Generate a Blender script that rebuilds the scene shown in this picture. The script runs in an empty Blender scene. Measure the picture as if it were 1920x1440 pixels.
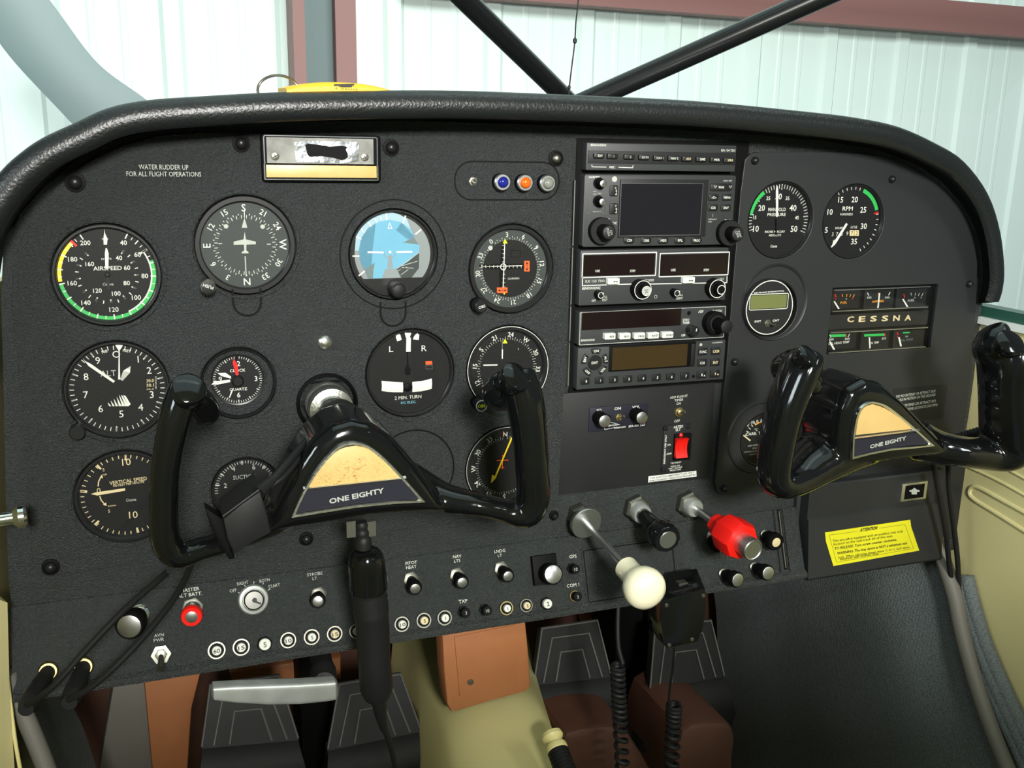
import bpy, math, random
from mathutils import Vector, Matrix
random.seed(4)
PI = math.pi
S = bpy.context.scene
COL = S.collection

# ---------------------------------------------------------------- camera
F, YAW, PIT, ROL, DCAM = 1805.24, 0.352331, 0.2412677, 0.0188368, 0.8506519
_cy, _sy, _cp, _sp, _cr, _sr = (math.cos(YAW), math.sin(YAW), math.cos(PIT), math.sin(PIT), math.cos(ROL), math.sin(ROL))
FWD = Vector((_sy*_cp, _cy*_cp, -_sp)); _r = Vector((_cy, -_sy, 0)); _u = _r.cross(FWD)
RGT = _cr*_r + _sr*_u; UPV = -_sr*_r + _cr*_u
CAMLOC = Vector((0, -DCAM, 0))
cd = bpy.data.cameras.new('camera'); cam = bpy.data.objects.new('camera', cd); COL.objects.link(cam)
cd.sensor_width = 36; cd.lens = F/1920*36; cd.clip_start = 0.02; cd.clip_end = 50
M = Matrix.Identity(4)
for i in range(3):
    M[i][0] = RGT[i]; M[i][1] = UPV[i]; M[i][2] = -FWD[i]; M[i][3] = CAMLOC[i]
cam.matrix_world = M
S.camera = cam

# ---------------------------------------------------------------- world, lights, exposure
S.view_settings.view_transform = 'Standard'; S.view_settings.look = 'None'
S.view_settings.exposure = 0.0; S.view_settings.gamma = 1.0
w = bpy.data.worlds.new('world'); S.world = w; w.use_nodes = True
bg = w.node_tree.nodes['Background']; bg.inputs[0].default_value = (.60, .74, .72, 1); bg.inputs[1].default_value = 0.20

def area(name, loc, target, size, power, color=(1, 1, 1), sy=None):
    l = bpy.data.lights.new(name, 'AREA'); l.energy = power; l.size = size; l.color = color
    if sy: l.shape = 'RECTANGLE'; l.size_y = sy
    o = bpy.data.objects.new(name, l); COL.objects.link(o); o.location = loc
    o.rotation_euler = (Vector(target)-Vector(loc)).to_track_quat('-Z', 'Y').to_euler()
    return o
k_ = area('cabin_window_light', (-0.05, -2.4, 0.62), (0.34, 0, 0.10), 0.30, 14, (1, .975, .93)); k_.data.spread = math.radians(62)
area('left_window_light', (-1.5, -1.0, 0.45), (0.8, -.15, -0.35), 0.55, 15, (.86, .97, 1))
area('camera_flash', (0.10, -0.95, 0.20), (0.75, 0, -0.25), 0.04, 1.2, (1, .97, .92))
area('hangar_lights', (1.0, -2.6, 1.9), (1.1, 2.0, 0.6), 2.4, 200, (.93, 1, .98), 1.0)
area('overhead_fill', (0.4, 0.3, 3.3), (0.4, 0.3, 0), 4.5, 55, (.74, 1, .97))  # added overhead lamp, gives yoke caps and glareshield top a teal reflection

# ---------------------------------------------------------------- pixel to place
def ray(px, py):
    return FWD*F + RGT*(px-960) - UPV*(py-720)
TILT = [0.0, 0.0, 0.0]                               # angle, axis y, axis z: the switch panel leans out at its foot
def tilt(p, inv=False):
    a = TILT[0]*(-1 if inv else 1)
    if not a: return Vector(p)
    y, z = p[1]-TILT[1], p[2]-TILT[2]; c, s_ = math.cos(a), math.sin(a)
    return Vector((p[0], TILT[1]+y*c+z*s_, TILT[2]-y*s_+z*c))
def A(px, py, y=0.0):
    o = tilt(CAMLOC, True); d = tilt(CAMLOC+ray(px, py), True)-o; return o + d*((y-o.y)/d.y)
def AX(px, py, x):
    d = ray(px, py); return CAMLOC + d*(x/d.x)
def AZ(px, py, z):
    d = ray(px, py); return CAMLOC + d*(z/d.z)
def proj(P):
    v = tilt(P)-CAMLOC; z = v.dot(FWD); return (960+F*v.dot(RGT)/z, 720-F*v.dot(UPV)/z)

# ---------------------------------------------------------------- materials
def lin(r, g, b):
    f = lambda c: ((c/255+.055)/1.055)**2.4 if c > 10 else c/255/12.92
    return (f(r), f(g), f(b), 1)
MATS = {}
def mat(name, col, rough=.5, metal=0, coat=0, bump=None, noise=None, emit=None, spec=.5, wave=None, scratch=None):
    m = bpy.data.materials.new(name); m.use_nodes = True; nt = m.node_tree; n = nt.nodes; b = n['Principled BSDF']
    b.inputs['Base Color'].default_value = col; b.inputs['Roughness'].default_value = rough
    b.inputs['Metallic'].default_value = metal; b.inputs['Coat Weight'].default_value = coat
    b.inputs['Coat Roughness'].default_value = .05; b.inputs['Specular IOR Level'].default_value = spec
    tc = n.new('ShaderNodeTexCoord')
    if noise:   # (scale, amount, second colour)
        t = n.new('ShaderNodeTexNoise'); t.inputs['Scale'].default_value = noise[0]; t.inputs['Detail'].default_value = 6
        nt.links.new(tc.outputs['Object'], t.inputs['Vector'])
        r = n.new('ShaderNodeValToRGB'); r.color_ramp.elements[0].position = .5-noise[1]; r.color_ramp.elements[1].position = .5+noise[1]
        r.color_ramp.elements[0].color = col; r.color_ramp.elements[1].color = noise[2]
        nt.links.new(t.outputs['Fac'], r.inputs[0]); nt.links.new(r.outputs[0], b.inputs['Base Color'])
    if bump:    # (scale, strength, distance)
        t = n.new('ShaderNodeTexNoise'); t.inputs['Scale'].default_value = bump[0]; t.inputs['Detail'].default_value = 3
        nt.links.new(tc.outputs['Object'], t.inputs['Vector'])
        k = n.new('ShaderNodeBump'); k.inputs['Strength'].default_value = bump[1]; k.inputs['Distance'].default_value = bump[2]
        nt.links.new(t.outputs['Fac'], k.inputs['Height']); nt.links.new(k.outputs[0], b.inputs['Normal'])
    if wave:    # woven cloth: fine stretched cells (scale, strength, distance)
        mp = n.new('ShaderNodeMapping'); mp.inputs['Scale'].default_value = (1, .6, 1.9); mp.inputs['Rotation'].default_value = (0, .5, 0)
        t = n.new('ShaderNodeTexVoronoi'); t.inputs['Scale'].default_value = wave[0]; t.inputs['Randomness'].default_value = .55
        nt.links.new(tc.outputs['Object'], mp.inputs[0]); nt.links.new(mp.outputs[0], t.inputs['Vector'])
        k = n.new('ShaderNodeBump'); k.invert = True; k.inputs['Strength'].default_value = wave[1]; k.inputs['Distance'].default_value = wave[2]
        nt.links.new(t.outputs['Distance'], k.inputs['Height']); nt.links.new(k.outputs[0], b.inputs['Normal'])
        r = n.new('ShaderNodeValToRGB'); r.color_ramp.elements[0].color = tuple(min(1, c*1.5) for c in col[:3])+(1,); r.color_ramp.elements[1].color = tuple(c*.45 for c in col[:3])+(1,)
        nt.links.new(t.outputs['Distance'], r.inputs[0]); nt.links.new(r.outputs[0], b.inputs['Base Color'])
    if scratch: # worn brown hairlines on cream plastic
        v = n.new('ShaderNodeTexNoise'); v.inputs['Scale'].default_value = scratch[0]; v.inputs['Detail'].default_value = 2; v.inputs['Distortion'].default_value = 2.2
        mp = n.new('ShaderNodeMapping'); mp.inputs['Scale'].default_value = (1, 1, 1.7); mp.inputs['Rotation'].default_value = (0, .6, 0)
        nt.links.new(tc.outputs['Object'], mp.inputs[0]); nt.links.new(mp.outputs[0], v.inputs['Vector'])
        r = n.new('ShaderNodeValToRGB'); e = r.color_ramp.elements
        e[0].position = .485; e[0].color = col; e[1].position = .515; e[1].color = col
        x = r.color_ramp.elements.new(.5); x.color = scratch[1]
        nt.links.new(v.outputs['Fac'], r.inputs[0])
        big = n.new('ShaderNodeTexNoise'); big.inputs['Scale'].default_value = scratch[0]*.45
        nt.links.new(tc.outputs['Object'], big.inputs['Vector'])
        rr = n.new('ShaderNodeValToRGB'); rr.color_ramp.elements[0].position = .48; rr.color_ramp.elements[1].position = .56
        nt.links.new(big.outputs['Fac'], rr.inputs[0])
        mx = n.new('ShaderNodeMix'); mx.data_type = 'RGBA'; mx.inputs[6].default_value = col
        nt.links.new(rr.outputs[0], mx.inputs[0]); nt.links.new(r.outputs[0], mx.inputs[7]); nt.links.new(mx.outputs[2], b.inputs['Base Color'])
    if emit:
        b.inputs['Emission Color'].default_value = emit[0]; b.inputs['Emission Strength'].default_value = emit[1]
    MATS[name] = m; return m
def glassmat(name, tint=(1, 1, 1, 1), refl=.05, rough=0.03, f0=1.35):
    m = bpy.data.materials.new(name); m.use_nodes = True; nt = m.node_tree; nt.nodes.clear(); n = nt.nodes
    o = n.new('ShaderNodeOutputMaterial'); t = n.new('ShaderNodeBsdfTransparent'); t.inputs[0].default_value = tint
    g = n.new('ShaderNodeBsdfGlossy'); g.inputs['Roughness'].default_value = rough
    fr = n.new('ShaderNodeFresnel'); fr.inputs[0].default_value = f0
    x = n.new('ShaderNodeMixShader'); nt.links.new(fr.outputs[0], x.inputs[0]); nt.links.new(t.outputs[0], x.inputs[1]); nt.links.new(g.outputs[0], x.inputs[2]); nt.links.new(x.outputs[0], o.inputs[0])
    MATS[name] = m; return m

mat('panel_black', lin(52, 56, 55), .36, bump=(760, 1.0, .0034))
mat('plate_black', lin(50, 53, 53), .36, bump=(800, 1.0, .0034))
mat('smooth_black', lin(30, 31, 31), .5, spec=.3, bump=(1500, .2, .0002))
mat('glove_black', lin(30, 32, 33), .5, bump=(1100, .4, .0003))
mat('vinyl_black', lin(22, 25, 25), .36, bump=(420, .5, .0009))
mat('deep_black', lin(7, 7, 7), .6, spec=.12)
mat('bezel_black', lin(24, 25, 25), .35, spec=.35)
mat('face_black', lin(24, 25, 25), .55, spec=.2)
mat('face_grey', lin(54, 60, 58), .6, spec=.3)
mat('gloss_black', (.004, .0045, .0045, 1), .10)
mat('radio_face', lin(42, 45, 45), .5)
mat('button_black', lin(20, 21, 21), .4)
mat('rubber', lin(22, 23, 23), .55, spec=.3, bump=(600, .2, .0003))
mat('white', lin(202, 206, 194), .6)
mat('dimwhite', lin(165, 170, 160), .6)
mat('faint', lin(95, 98, 96), .6)
mat('cream', lin(200, 186, 142), .6)
mat('yellow', lin(235, 205, 20), .5)
mat('lime', lin(205, 215, 10), .5)
mat('green', lin(40, 165, 75), .5)
mat('red', lin(215, 20, 12), .4)
mat('orange', lin(240, 85, 25), .5)
mat('amber', lin(225, 150, 30), .5)
mat('cyan', lin(120, 190, 205), .6)
mat('sky_blue', lin(92, 152, 175), .5)
mat('sky_pale', lin(140, 170, 180), .5)
mat('dial_grey', lin(120, 128, 128), .5)
mat('chrome', (.82, .84, .84, 1), .14, 1, bump=(500, .12, .0004))
mat('worn_chrome', (.75, .75, .68, 1), .3, 1, bump=(350, .6, .0006))
mat('nickel', (.24, .24, .20, 1), .42, 1)
mat('barrel', (.13, .13, .12, 1), .45, 1)
mat('brass', (.34, .29, .14, 1), .4, 1)
mat('brushed', (.62, .63, .62, 1), .32, 1, bump=(300, .2, .0002))
mat('cast_metal', lin(190, 195, 190), .42, .55, bump=(60, .3, .001), noise=(40, .3, lin(150, 155, 150)))
mat('beige', lin(204, 196, 142), .55, bump=(700, .3, .0004))
mat('tunnel_beige', lin(192, 185, 128), .6, bump=(250, .25, .0006))
mat('tan', lin(158, 102, 62), .55, bump=(500, .4, .0005), noise=(30, .35, lin(148, 94, 56)))
mat('brown', lin(82, 48, 32), .65, noise=(14, .3, lin(62, 38, 27)))
mat('cream_pad', lin(196, 168, 108), .45, noise=(30, .25, lin(184, 152, 90)))
mat('cream_worn', lin(196, 166, 102), .45, scratch=(75, lin(140, 88, 36)))
mat('marble', lin(205, 175, 118), .4, noise=(28, .12, lin(196, 158, 92)))
mat('ivory', lin(232, 228, 196), .28, coat=.3)
mat('knob_cream', lin(215, 205, 140), .4)
mat('fabric', lin(98, 106, 106), .9, wave=(420, .8, .0015))
mat('piping', lin(100, 98, 90), .6)
mat('pedal_rubber', lin(28, 29, 28), .6, spec=.25, noise=(20, .25, lin(20, 21, 21)), bump=(200, .2, .0005))
mat('pedal_edge', lin(84, 84, 80), .6)
mat('sticker_yellow', lin(205, 200, 25), .5)
mat('tag_yellow', lin(240, 185, 10), .4)
mat('paper', lin(215, 218, 210), .6)
mat('ink', lin(18, 18, 18), .6)
mat('hangar_white', lin(222, 236, 230), .45)
mat('steel_brown', lin(140, 98, 94), .55)
mat('steel_grey', lin(88, 105, 105), .5)
mat('blade_grey', lin(100, 118, 118), .5, bump=(40, .1, .002))
mat('tube_black', lin(22, 24, 24), .22)
mat('lcd', lin(100, 106, 62), .3)
mat('screen', lin(24, 22, 26), .18)
mat('led_window', lin(20, 9, 9), .2)
mat('lcd_brown', lin(50, 38, 16), .3)
mat('lens_blue', lin(24, 34, 120), .08, coat=.8)
mat('lens_orange', lin(215, 95, 20), .08, coat=.8)
mat('lens_clear', lin(120, 125, 115), .08, coat=.8)
mat('tape_silver', (.72, .76, .8, 1), .22, 1, bump=(55, .8, .002))
mat('plate_silver', lin(125, 127, 120), .5, .3, noise=(60, .15, lin(92, 92, 87)))
mat('sill_white', lin(215, 222, 215), .5)
mat('sill_green', lin(40, 80, 68), .3)
mat('label_navy', lin(28, 28, 40), .4)
glassmat('gauge_glass', (1, 1, 1, 1), rough=.04, f0=1.2)
glassmat('windshield_glass', (.985, 1, .99, 1), rough=.0, f0=1.12)

# ---------------------------------------------------------------- mesh builder
class MB:
    def __init__(s): s.v = []; s.f = []; s.m = []; s.mats = []
    def mi(s, name):
        if name not in s.mats: s.mats.append(name)
        return s.mats.index(name)
    def add(s, vs, fs, m):
        k = len(s.v); s.v += [tuple(v) for v in vs]; s.f += [tuple(i+k for i in f) for f in fs]; s.m += [s.mi(m)]*len(fs); return s
    def rings(s, rs, m, caps=(True, True), closed=True):
        n = len(rs[0]); vs = [p for r in rs for p in r]; fs = []
        for i in range(len(rs)-1):
            for j in range(n if closed else n-1):
                a = i*n+j; b = i*n+(j+1) % n; fs.append((a, a+n, b+n, b))
        if caps[0]: fs.append(tuple(range(n)))
        if caps[1]: fs.append(tuple((len(rs)-1)*n+j for j in reversed(range(n))))
        return s.add(vs, fs, m)
    def prism(s, poly, yb, yf, m, ch=0, mf=None):
        """poly in (x,z); back y, front y (front is smaller); chamfer; front material"""
        if area2(poly) < 0: poly = poly[::-1]
        r = [[(x, yb, z) for x, z in poly], [(x, yf+ch, z) for x, z in poly]]
        if ch: r.append([(x, yf+ch*.3, z) for x, z in inset(poly, ch*.3)]); r.append([(x, yf, z) for x, z in inset(poly, ch)])
        s.rings(r, m, (True, mf is None))
        if mf: s.add(r[-1], [tuple(reversed(range(len(poly))))], mf)
        return s
    def lathe(s, o, prof, m, ax=(0, -1, 0), n=40, caps=(True, True), sx=1.0, ang0=0):
        """prof: list of (radius, distance along axis)"""
        ax = Vector(ax).normalized(); u = Vector((1, 0, 0)) if abs(ax.x) < .8 else Vector((0, 0, 1))
        u = (u-ax*u.dot(ax)).normalized(); v = ax.cross(u); o = Vector(o); rs = []
        for r, d in prof:
            rs.append([o+ax*d+u*(r*sx*math.cos(ang0+2*PI*k/n))+v*(r*math.sin(ang0+2*PI*k/n)) for k in range(n)])
        return s.rings(rs, m, caps)
    def box(s, lo, hi, m):
        x0, y0, z0 = lo; x1, y1, z1 = hi
        return s.rings([[(x0, y1, z0), (x1, y1, z0), (x1, y1, z1), (x0, y1, z1)], [(x0, y0, z0), (x1, y0, z0), (x1, y0, z1), (x0, y0, z1)]], m)
    def tube(s, pts, r, m, n=12, cat=0, flat=1.0):
        pts = [Vector(p) for p in pts]
        if cat: pts = catmull(pts, cat)
        rs = []; N = len(pts); up = None
        for i, p in enumerate(pts):
            t = (pts[min(i+1, N-1)]-pts[max(i-1, 0)]).normalized()
            if up is None: up = Vector((0, 0, 1)) if abs(t.z) < .9 else Vector((1, 0, 0))
            u = (up-t*up.dot(t)).normalized(); up = u; v = t.cross(u)
            rr = r[min(int(i*len(r)/N), len(r)-1)] if isinstance(r, (list, tuple)) else (r(i/(N-1)) if callable(r) else r)
            rs.append([p+u*rr*flat*math.cos(2*PI*k/n)+v*rr*math.sin(2*PI*k/n) for k in range(n)])
        return s.rings(rs, m)
    def text(s, txt, x, z, h, y, m, rot=0, wd=None, bold=0, ital=0, al='C'):
        """flat lettering facing -Y; h = cap height, wd = total width or None"""
        vs, fs, tw = glyphs(txt, bold)
        sx = h/.729*1.0; szz = h/.729
        if wd: sx = wd/tw
        ca, sa = math.cos(rot), math.sin(rot); o = []
        ox = {'C': tw/2, 'L': 0, 'R': tw}[al]
        for a, b in vs:
            a2 = (a-ox)*sx+ital*(b-.36)*szz; b2 = (b-.3645)*szz
            o.append((x+a2*ca-b2*sa, y, z+a2*sa+b2*ca))
        return s.add(o, fs, m)
    def ptext(s, txt, px, py, hpx, m='white', y=0, wpx=None, rot=None, bold=0, ital=0, dy=.0004):
        """lettering centred on a place seen at px,py on the plane y"""
        p = A(px, py, y); h = (A(px, py-hpx/2, y)-A(px, py+hpx/2, y)).length
        wd = (A(px+wpx/2, py, y)-A(px-wpx/2, py, y)).length if wpx else None
        return s.text(txt, p.x, p.z, h, y-dy, m, math.radians(rot or 0), wd, bold, ital)
    def quad(s, x0, z0, x1, z1, y, m):
        return s.add([(x0, y, z0), (x1, y, z0), (x1, y, z1), (x0, y, z1)], [(0, 1, 2, 3)], m)
    def pline(s, a, b, wd, y, m, dy=.0004):
        """flat painted line between two seen points on plane y"""
        p, q = A(a[0], a[1], y), A(b[0], b[1], y); return s.line(p.x, p.z, q.x, q.z, wd, y-dy, m)
    def line(s, x0, z0, x1, z1, wd, y, m):
        d = Vector((x1-x0, z1-z0)).normalized()*wd/2; n = Vector((-d.y, d.x))
        return s.add([(x0+n.x, y, z0+n.y), (x0-n.x, y, z0-n.y), (x1-n.x, y, z1-n.y), (x1+n.x, y, z1+n.y)], [(0, 1, 2, 3)], m)
    def poly(s, pts, y, m):
        if area2(pts) < 0: pts = pts[::-1]
        return s.add([(x, y, z) for x, z in pts], [tuple(range(len(pts)))], m)
    def ppoly(s, pts, y, m, dy=.0004):
        return s.poly([(A(a, b, y).x, A(a, b, y).z) for a, b in pts], y-dy, m)
    def disc(s, cx, cz, r, y, m, n=32):
        return s.poly([(cx+r*math.cos(2*PI*k/n), cz+r*math.sin(2*PI*k/n)) for k in range(n)], y, m)
    def arc(s, cx, cz, r0, r1, a0, a1, y, m, n=None):
        """clock angles in degrees, clockwise from the top"""
        n = n or max(3, int(abs(a1-a0)/4)); vs = []; fs = []
        for k in range(n+1):
            a = math.radians(a0+(a1-a0)*k/n); vs += [(cx+r0*math.sin(a), y, cz+r0*math.cos(a)), (cx+r1*math.sin(a), y, cz+r1*math.cos(a))]
        for k in range(n): fs.append((2*k, 2*k+2, 2*k+3, 2*k+1))
        return s.add(vs, fs, m)
    def ticks(s, cx, cz, r0, r1, angs, wd, y, m):
        for a in angs:
            a = math.radians(a); s.line(cx+r0*math.sin(a), cz+r0*math.cos(a), cx+r1*math.sin(a), cz+r1*math.cos(a), wd, y, m)
        return s
    def outline(s, poly, wd, y, m):
        if area2(poly) < 0: poly = poly[::-1]
        q = inset(poly, wd); n = len(poly)
        return s.add([(x, y, z) for x, z in poly]+[(x, y, z) for x, z in q], [(i, (i+1) % n, n+(i+1) % n, n+i) for i in range(n)], m)

def area2(p): return sum(p[i-1][0]*p[i][1]-p[i][0]*p[i-1][1] for i in range(len(p)))
def inset(poly, d):
    n = len(poly); o = []
    for i in range(n):
        a, b, c = Vector(poly[i-1]), Vector(poly[i]), Vector(poly[(i+1) % n])
        e, g = (b-a), (c-b)
        if e.length < 1e-9: e = g
        if g.length < 1e-9: g = e
        e.normalize(); g.normalize(); n1 = Vector((-e.y, e.x)); n2 = Vector((-g.y, g.x)); m = n1+n2
        if m.length < 1e-6: m = n1
        m.normalize(); k = max(.5, m.dot(n1)); o.append((b.x+m.x*d/k, b.y+m.y*d/k))
    return o
def catmull(p, k):
    o = []; n = len(p)
    for i in range(n-1):
        a, b, c, d = p[max(i-1, 0)], p[i], p[i+1], p[min(i+2, n-1)]
        for j in range(k):
            t = j/k; o.append(.5*((2*b)+(c-a)*t+(2*a-5*b+4*c-d)*t*t+(3*b-a-3*c+d)*t**3))
    o.append(p[-1]); return o
def smooth2(p, k=4, closed=False):
    if closed:
        q = [Vector(a) for a in p]; q = [q[-1]]+q+[q[0], q[1]]; r = catmull(q, k); return [tuple(a) for a in r[k:-k-1]]
    return [tuple(a) for a in catmull([Vector(a) for a in p], k)]
_g = {}
def glyphs(txt, bold):
    key = (txt, bold)
    if key not in _g:
        c = bpy.data.curves.new('t', 'FONT'); c.body = txt; c.resolution_u = 2; c.offset = bold
        o = bpy.data.objects.new('t', c); me = o.to_mesh()
        vs = [(v.co.x, v.co.y) for v in me.vertices]; fs = [tuple(p.vertices) for p in me.polygons]
        o.to_mesh_clear(); bpy.data.objects.remove(o); bpy.data.curves.remove(c)
        x0 = min([v[0] for v in vs], default=0); x1 = max([v[0] for v in vs], default=1)
        _g[key] = ([(a-x0, b) for a, b in vs], fs, max(x1-x0, 1e-3))
    return _g[key]
def rrect(cx, cz, w, h, r=0, n=5):
    if r <= 0: return [(cx-w/2, cz-h/2), (cx+w/2, cz-h/2), (cx+w/2, cz+h/2), (cx-w/2, cz+h/2)]
    o = []
    for sx, sz, a0 in ((1, -1, -90), (1, 1, 0), (-1, 1, 90), (-1, -1, 180)):
        for k in range(n+1):
            a = math.radians(a0+90*k/n); o.append((cx+sx*(w/2-r)+r*math.cos(a), cz+sz*(h/2-r)+r*math.sin(a)))
    return o
def circ(cx, cz, r, n=48): return [(cx+r*math.cos(2*PI*k/n), cz+r*math.sin(2*PI*k/n)) for k in range(n)]
def prect(x0, y0, x1, y1, y=0, r=0):
    """upright rectangle on plane y covering the seen box"""
    xm, ym = (x0+x1)/2, (y0+y1)/2
    L, R, T, B = A(x0, ym, y).x, A(x1, ym, y).x, A(xm, y0, y).z, A(xm, y1, y).z
    return rrect((L+R)/2, (T+B)/2, R-L, T-B, r)
def ppts(pts, y=0): return [(A(a, b, y).x, A(a, b, y).z) for a, b in pts]

# ---------------------------------------------------------------- objects
def thing(name, label, cat, loc, group=None):
    o = bpy.data.objects.new(name, None); COL.objects.link(o); o.location = tilt(loc); o.empty_display_size = .02
    o['label'] = label; o['category'] = cat
    if group: o['group'] = group
    return o
def rootloc(p):
    while p.parent: p = p.parent
    return p.location
def part(name, mb, parent=None, label=None, sharp=38, rel=True):
    off = rootloc(parent) if parent and rel else Vector((0, 0, 0))
    me = bpy.data.meshes.new(name); me.from_pydata([tilt(v)-off for v in mb.v], [], mb.f)
    for m in mb.mats: me.materials.append(MATS[m])
    me.polygons.foreach_set('material_index', mb.m); me.polygons.foreach_set('use_smooth', [True]*len(mb.f))
    me.update(); me.set_sharp_from_angle(angle=math.radians(sharp))
    o = bpy.data.objects.new(name, me); COL.objects.link(o)
    if parent: o.parent = parent
    if label: o['label'] = label
    return o
def solo(name, mb, label, cat, group=None, kind=None, sharp=38, origin=None):
    if origin is None:
        origin = sum((Vector(v) for v in mb.v), Vector())/len(mb.v)
    origin = tilt(origin); mb.v = [tuple(tilt(v)-origin) for v in mb.v]; k = TILT[0]; TILT[0] = 0
    o = part(name, mb, None, sharp=sharp); TILT[0] = k; o.location = origin
    if label: o['label'] = label
    if cat: o['category'] = cat
    if group: o['group'] = group
    if kind: o['kind'] = kind
    return o
def struct(name, mb, sharp=38): 
    o = part(name, mb, None, sharp=sharp); o['kind'] = 'structure'; return o
# ================================================================ hangar outside
YW = 2.05                                           # hangar wall
mb = MB(); x = -2.4; prof = []
while x < 4.6:
    for dx, dy in ((0, 0), (.012, -.012), (.052, -.012), (.064, 0), (.125, 0), (.13, -.002), (.142, -.002), (.147, 0), (.205, 0), (.21, -.002), (.222, -.002), (.227, 0)):
        prof.append((x+dx, YW+dy))
    x += .3048
mb.rings([[(a, b, -2.2) for a, b in prof], [(a, b, 3.2) for a, b in prof]], 'hangar_white', (False, False), closed=False)
struct('wall_front', mb, 20)
def on_wall(px, y=YW-.1): return A(px, 90, y).x
mb = MB()                                           # upright steel post: two brown flanges and a grey web
a, b, c, d = (on_wall(q) for q in (546, 568, 624, 662))
mb.box((a, YW-.15, -2.2), (b, YW-.03, 3.2), 'steel_brown'); mb.box((b, YW-.10, -2.2), (c, YW-.03, 3.2), 'steel_grey'); mb.box((c, YW-.15, -2.2), (d, YW-.03, 3.2), 'steel_brown')
struct('trim_1', mb)
mb = MB()                                           # brown girt along the wall top right
p0 = A(1520, 3, YW-.1); p1 = A(1920, 38, YW-.1); q1 = A(1920, 48, YW-.1)
sl = (p1.z-p0.z)/(p1.x-p0.x); z = lambda X: p0.z+(X-p0.x)*0
ps = []
for X in (.7, 4.6):
    zt = A(1760, 2, YW-.1).z if 0 else p1.z+.045
    ps.append([(X, YW-.02, zt), (X, YW-.10, zt), (X, YW-.10, zt-.045), (X, YW-.095, zt-.055), (X, YW-.09, zt-.10), (X, YW-.02, zt-.10)])
mb.rings(ps, 'steel_brown'); struct('trim_2', mb)
mb = MB(); mb.box((-2.4, -.8, -2.25), (4.6, 2.1, -2.2), 'steel_grey'); struct('floor_1', mb)
# propeller blade, matte grey
def blade():
    mb = MB(); y = .95; rows = []
    L = [(-60, -110), (10, -10), (30, 120), (135, 232), (200, 320)]; L = [(-90, -60), (-20, 52), (30, 120), (135, 232), (205, 312)]
    R = [(20, -100), (108, 20), (185, 120), (278, 190), (345, 255)]
    for (l, r) in zip(L, R):
        a, b = A(l[0], l[1], y), A(r[0], r[1], y); m = (a+b)/2; rows.append([a, m+Vector((0, -.012, 0)), b, m+Vector((0, .012, 0))])
    rows = [catmull([Vector(r[j]) for r in rows], 6) for j in range(4)]; rows = [[rows[j][i] for j in range(4)] for i in range(len(rows[0]))]
    mb.rings(rows, 'blade_grey'); return mb
solo('propeller_blade', blade(), 'matte grey propeller blade slanting across the top left beyond the windshield', 'propeller blade')

# ================================================================ windshield glass
mb = MB(); rows = []
for i in range(9):
    t = i/8; y = .38-.45*t-.05*math.sin(PI*t); z = .06+.62*t
    rows.append([(-.35+1.5*u, y-.10*(2*abs(u-.5))**2.2, z) for u in [k/16 for k in range(17)]])
mb.rings(rows, 'windshield_glass', (False, False), closed=False)
struct('window_1', mb, 60)

# ================================================================ glareshield
PAIR = [(-95, 640, -12, 760), (-92, 560, -10, 660), (-78, 460, -8, 560), (-45, 385, -2, 505), (0, 322, 8, 462), (40, 285, 40, 405), (80, 258, 90, 350), (136, 232, 150, 300), (200, 203, 215, 268), (272, 188, 290, 248), (380, 180, 400, 238),
 (540, 172, 540, 232), (760, 169, 760, 230), (900, 171, 900, 232), (1100, 179, 1090, 240), (1300, 189, 1270, 247), (1500, 208, 1430, 258), (1600, 220, 1540, 268),
 (1680, 237, 1640, 283), (1750, 268, 1715, 312), (1800, 300, 1765, 345), (1845, 360, 1810, 400), (1868, 430, 1832, 450), (1876, 500, 1840, 505), (1873, 540, 1838, 540), (1866, 564, 1832, 568)]
YL = -.042; RL = .0125
YD = lambda k: YL if k < 18 else (-.040, -.036, -.032, -.028, -.024, -.021, -.019, -.017)[min(k-18, 7)]
out3 = catmull([A(a, b, YD(k)) for k, (a, b, c, d) in enumerate(PAIR)], 4); out = [(p.x, p.z) for p in out3]
inn = smooth2([tuple(A(c, d, 0)[i] for i in (0, 2)) for a, b, c, d in PAIR], 4)
mb = MB(); rs = []; N = len(out)
for i in range(N):
    o = Vector(out[i]); t = (Vector(out[min(i+1, N-1)])-Vector(out[max(i-1, 0)])).normalized(); nrm = Vector((t.y, -t.x))   # inward (down for the top run)
    YL = out3[i].y
    e = Vector(inn[i]); c = o+nrm*RL; sec = []
    sec.append((e, .012)); sec.append((e-nrm*.002, 0.0)); sec.append((e.lerp(c+nrm*RL*.9, .5)-nrm*.004, -.02))
    for k in range(11):
        a = math.radians(35+ (165)*k/10); sec.append((c+nrm*RL*math.cos(a), YL-RL*math.sin(a)))
    bk = .03+.35*min(1, max(0, (o.y+.035)/.05))
    sec.append((o-nrm*.0, YL+.02)); sec.append((o-nrm*.0, .02)); sec.append((o-nrm*.002, bk)); sec.append((o+nrm*.008, bk)); sec.append((o+nrm*.010, .02))
    rs.append([(q.x, y, q.y) for q, y in sec])
mb.rings(rs, 'vinyl_black')
solo('glareshield', mb, 'black padded vinyl glareshield roll arching over the whole instrument panel', 'glareshield', sharp=60, origin=Vector((.35, 0, .03)))

mb = MB(); mb.box((-.06, .36, -.12), (.78, .50, .02), 'deep_black'); mb.box((-.06, .032, -.03), (.80, .40, -.005), 'deep_black'); struct('cowl_light_block', mb)  # added unseen deck boxes, keeping hangar light out of the footwell
mb = MB(); mb.box((-.35, -1.7, .66), (1.15, -.55, .70), 'beige'); struct('ceiling', mb)
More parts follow.
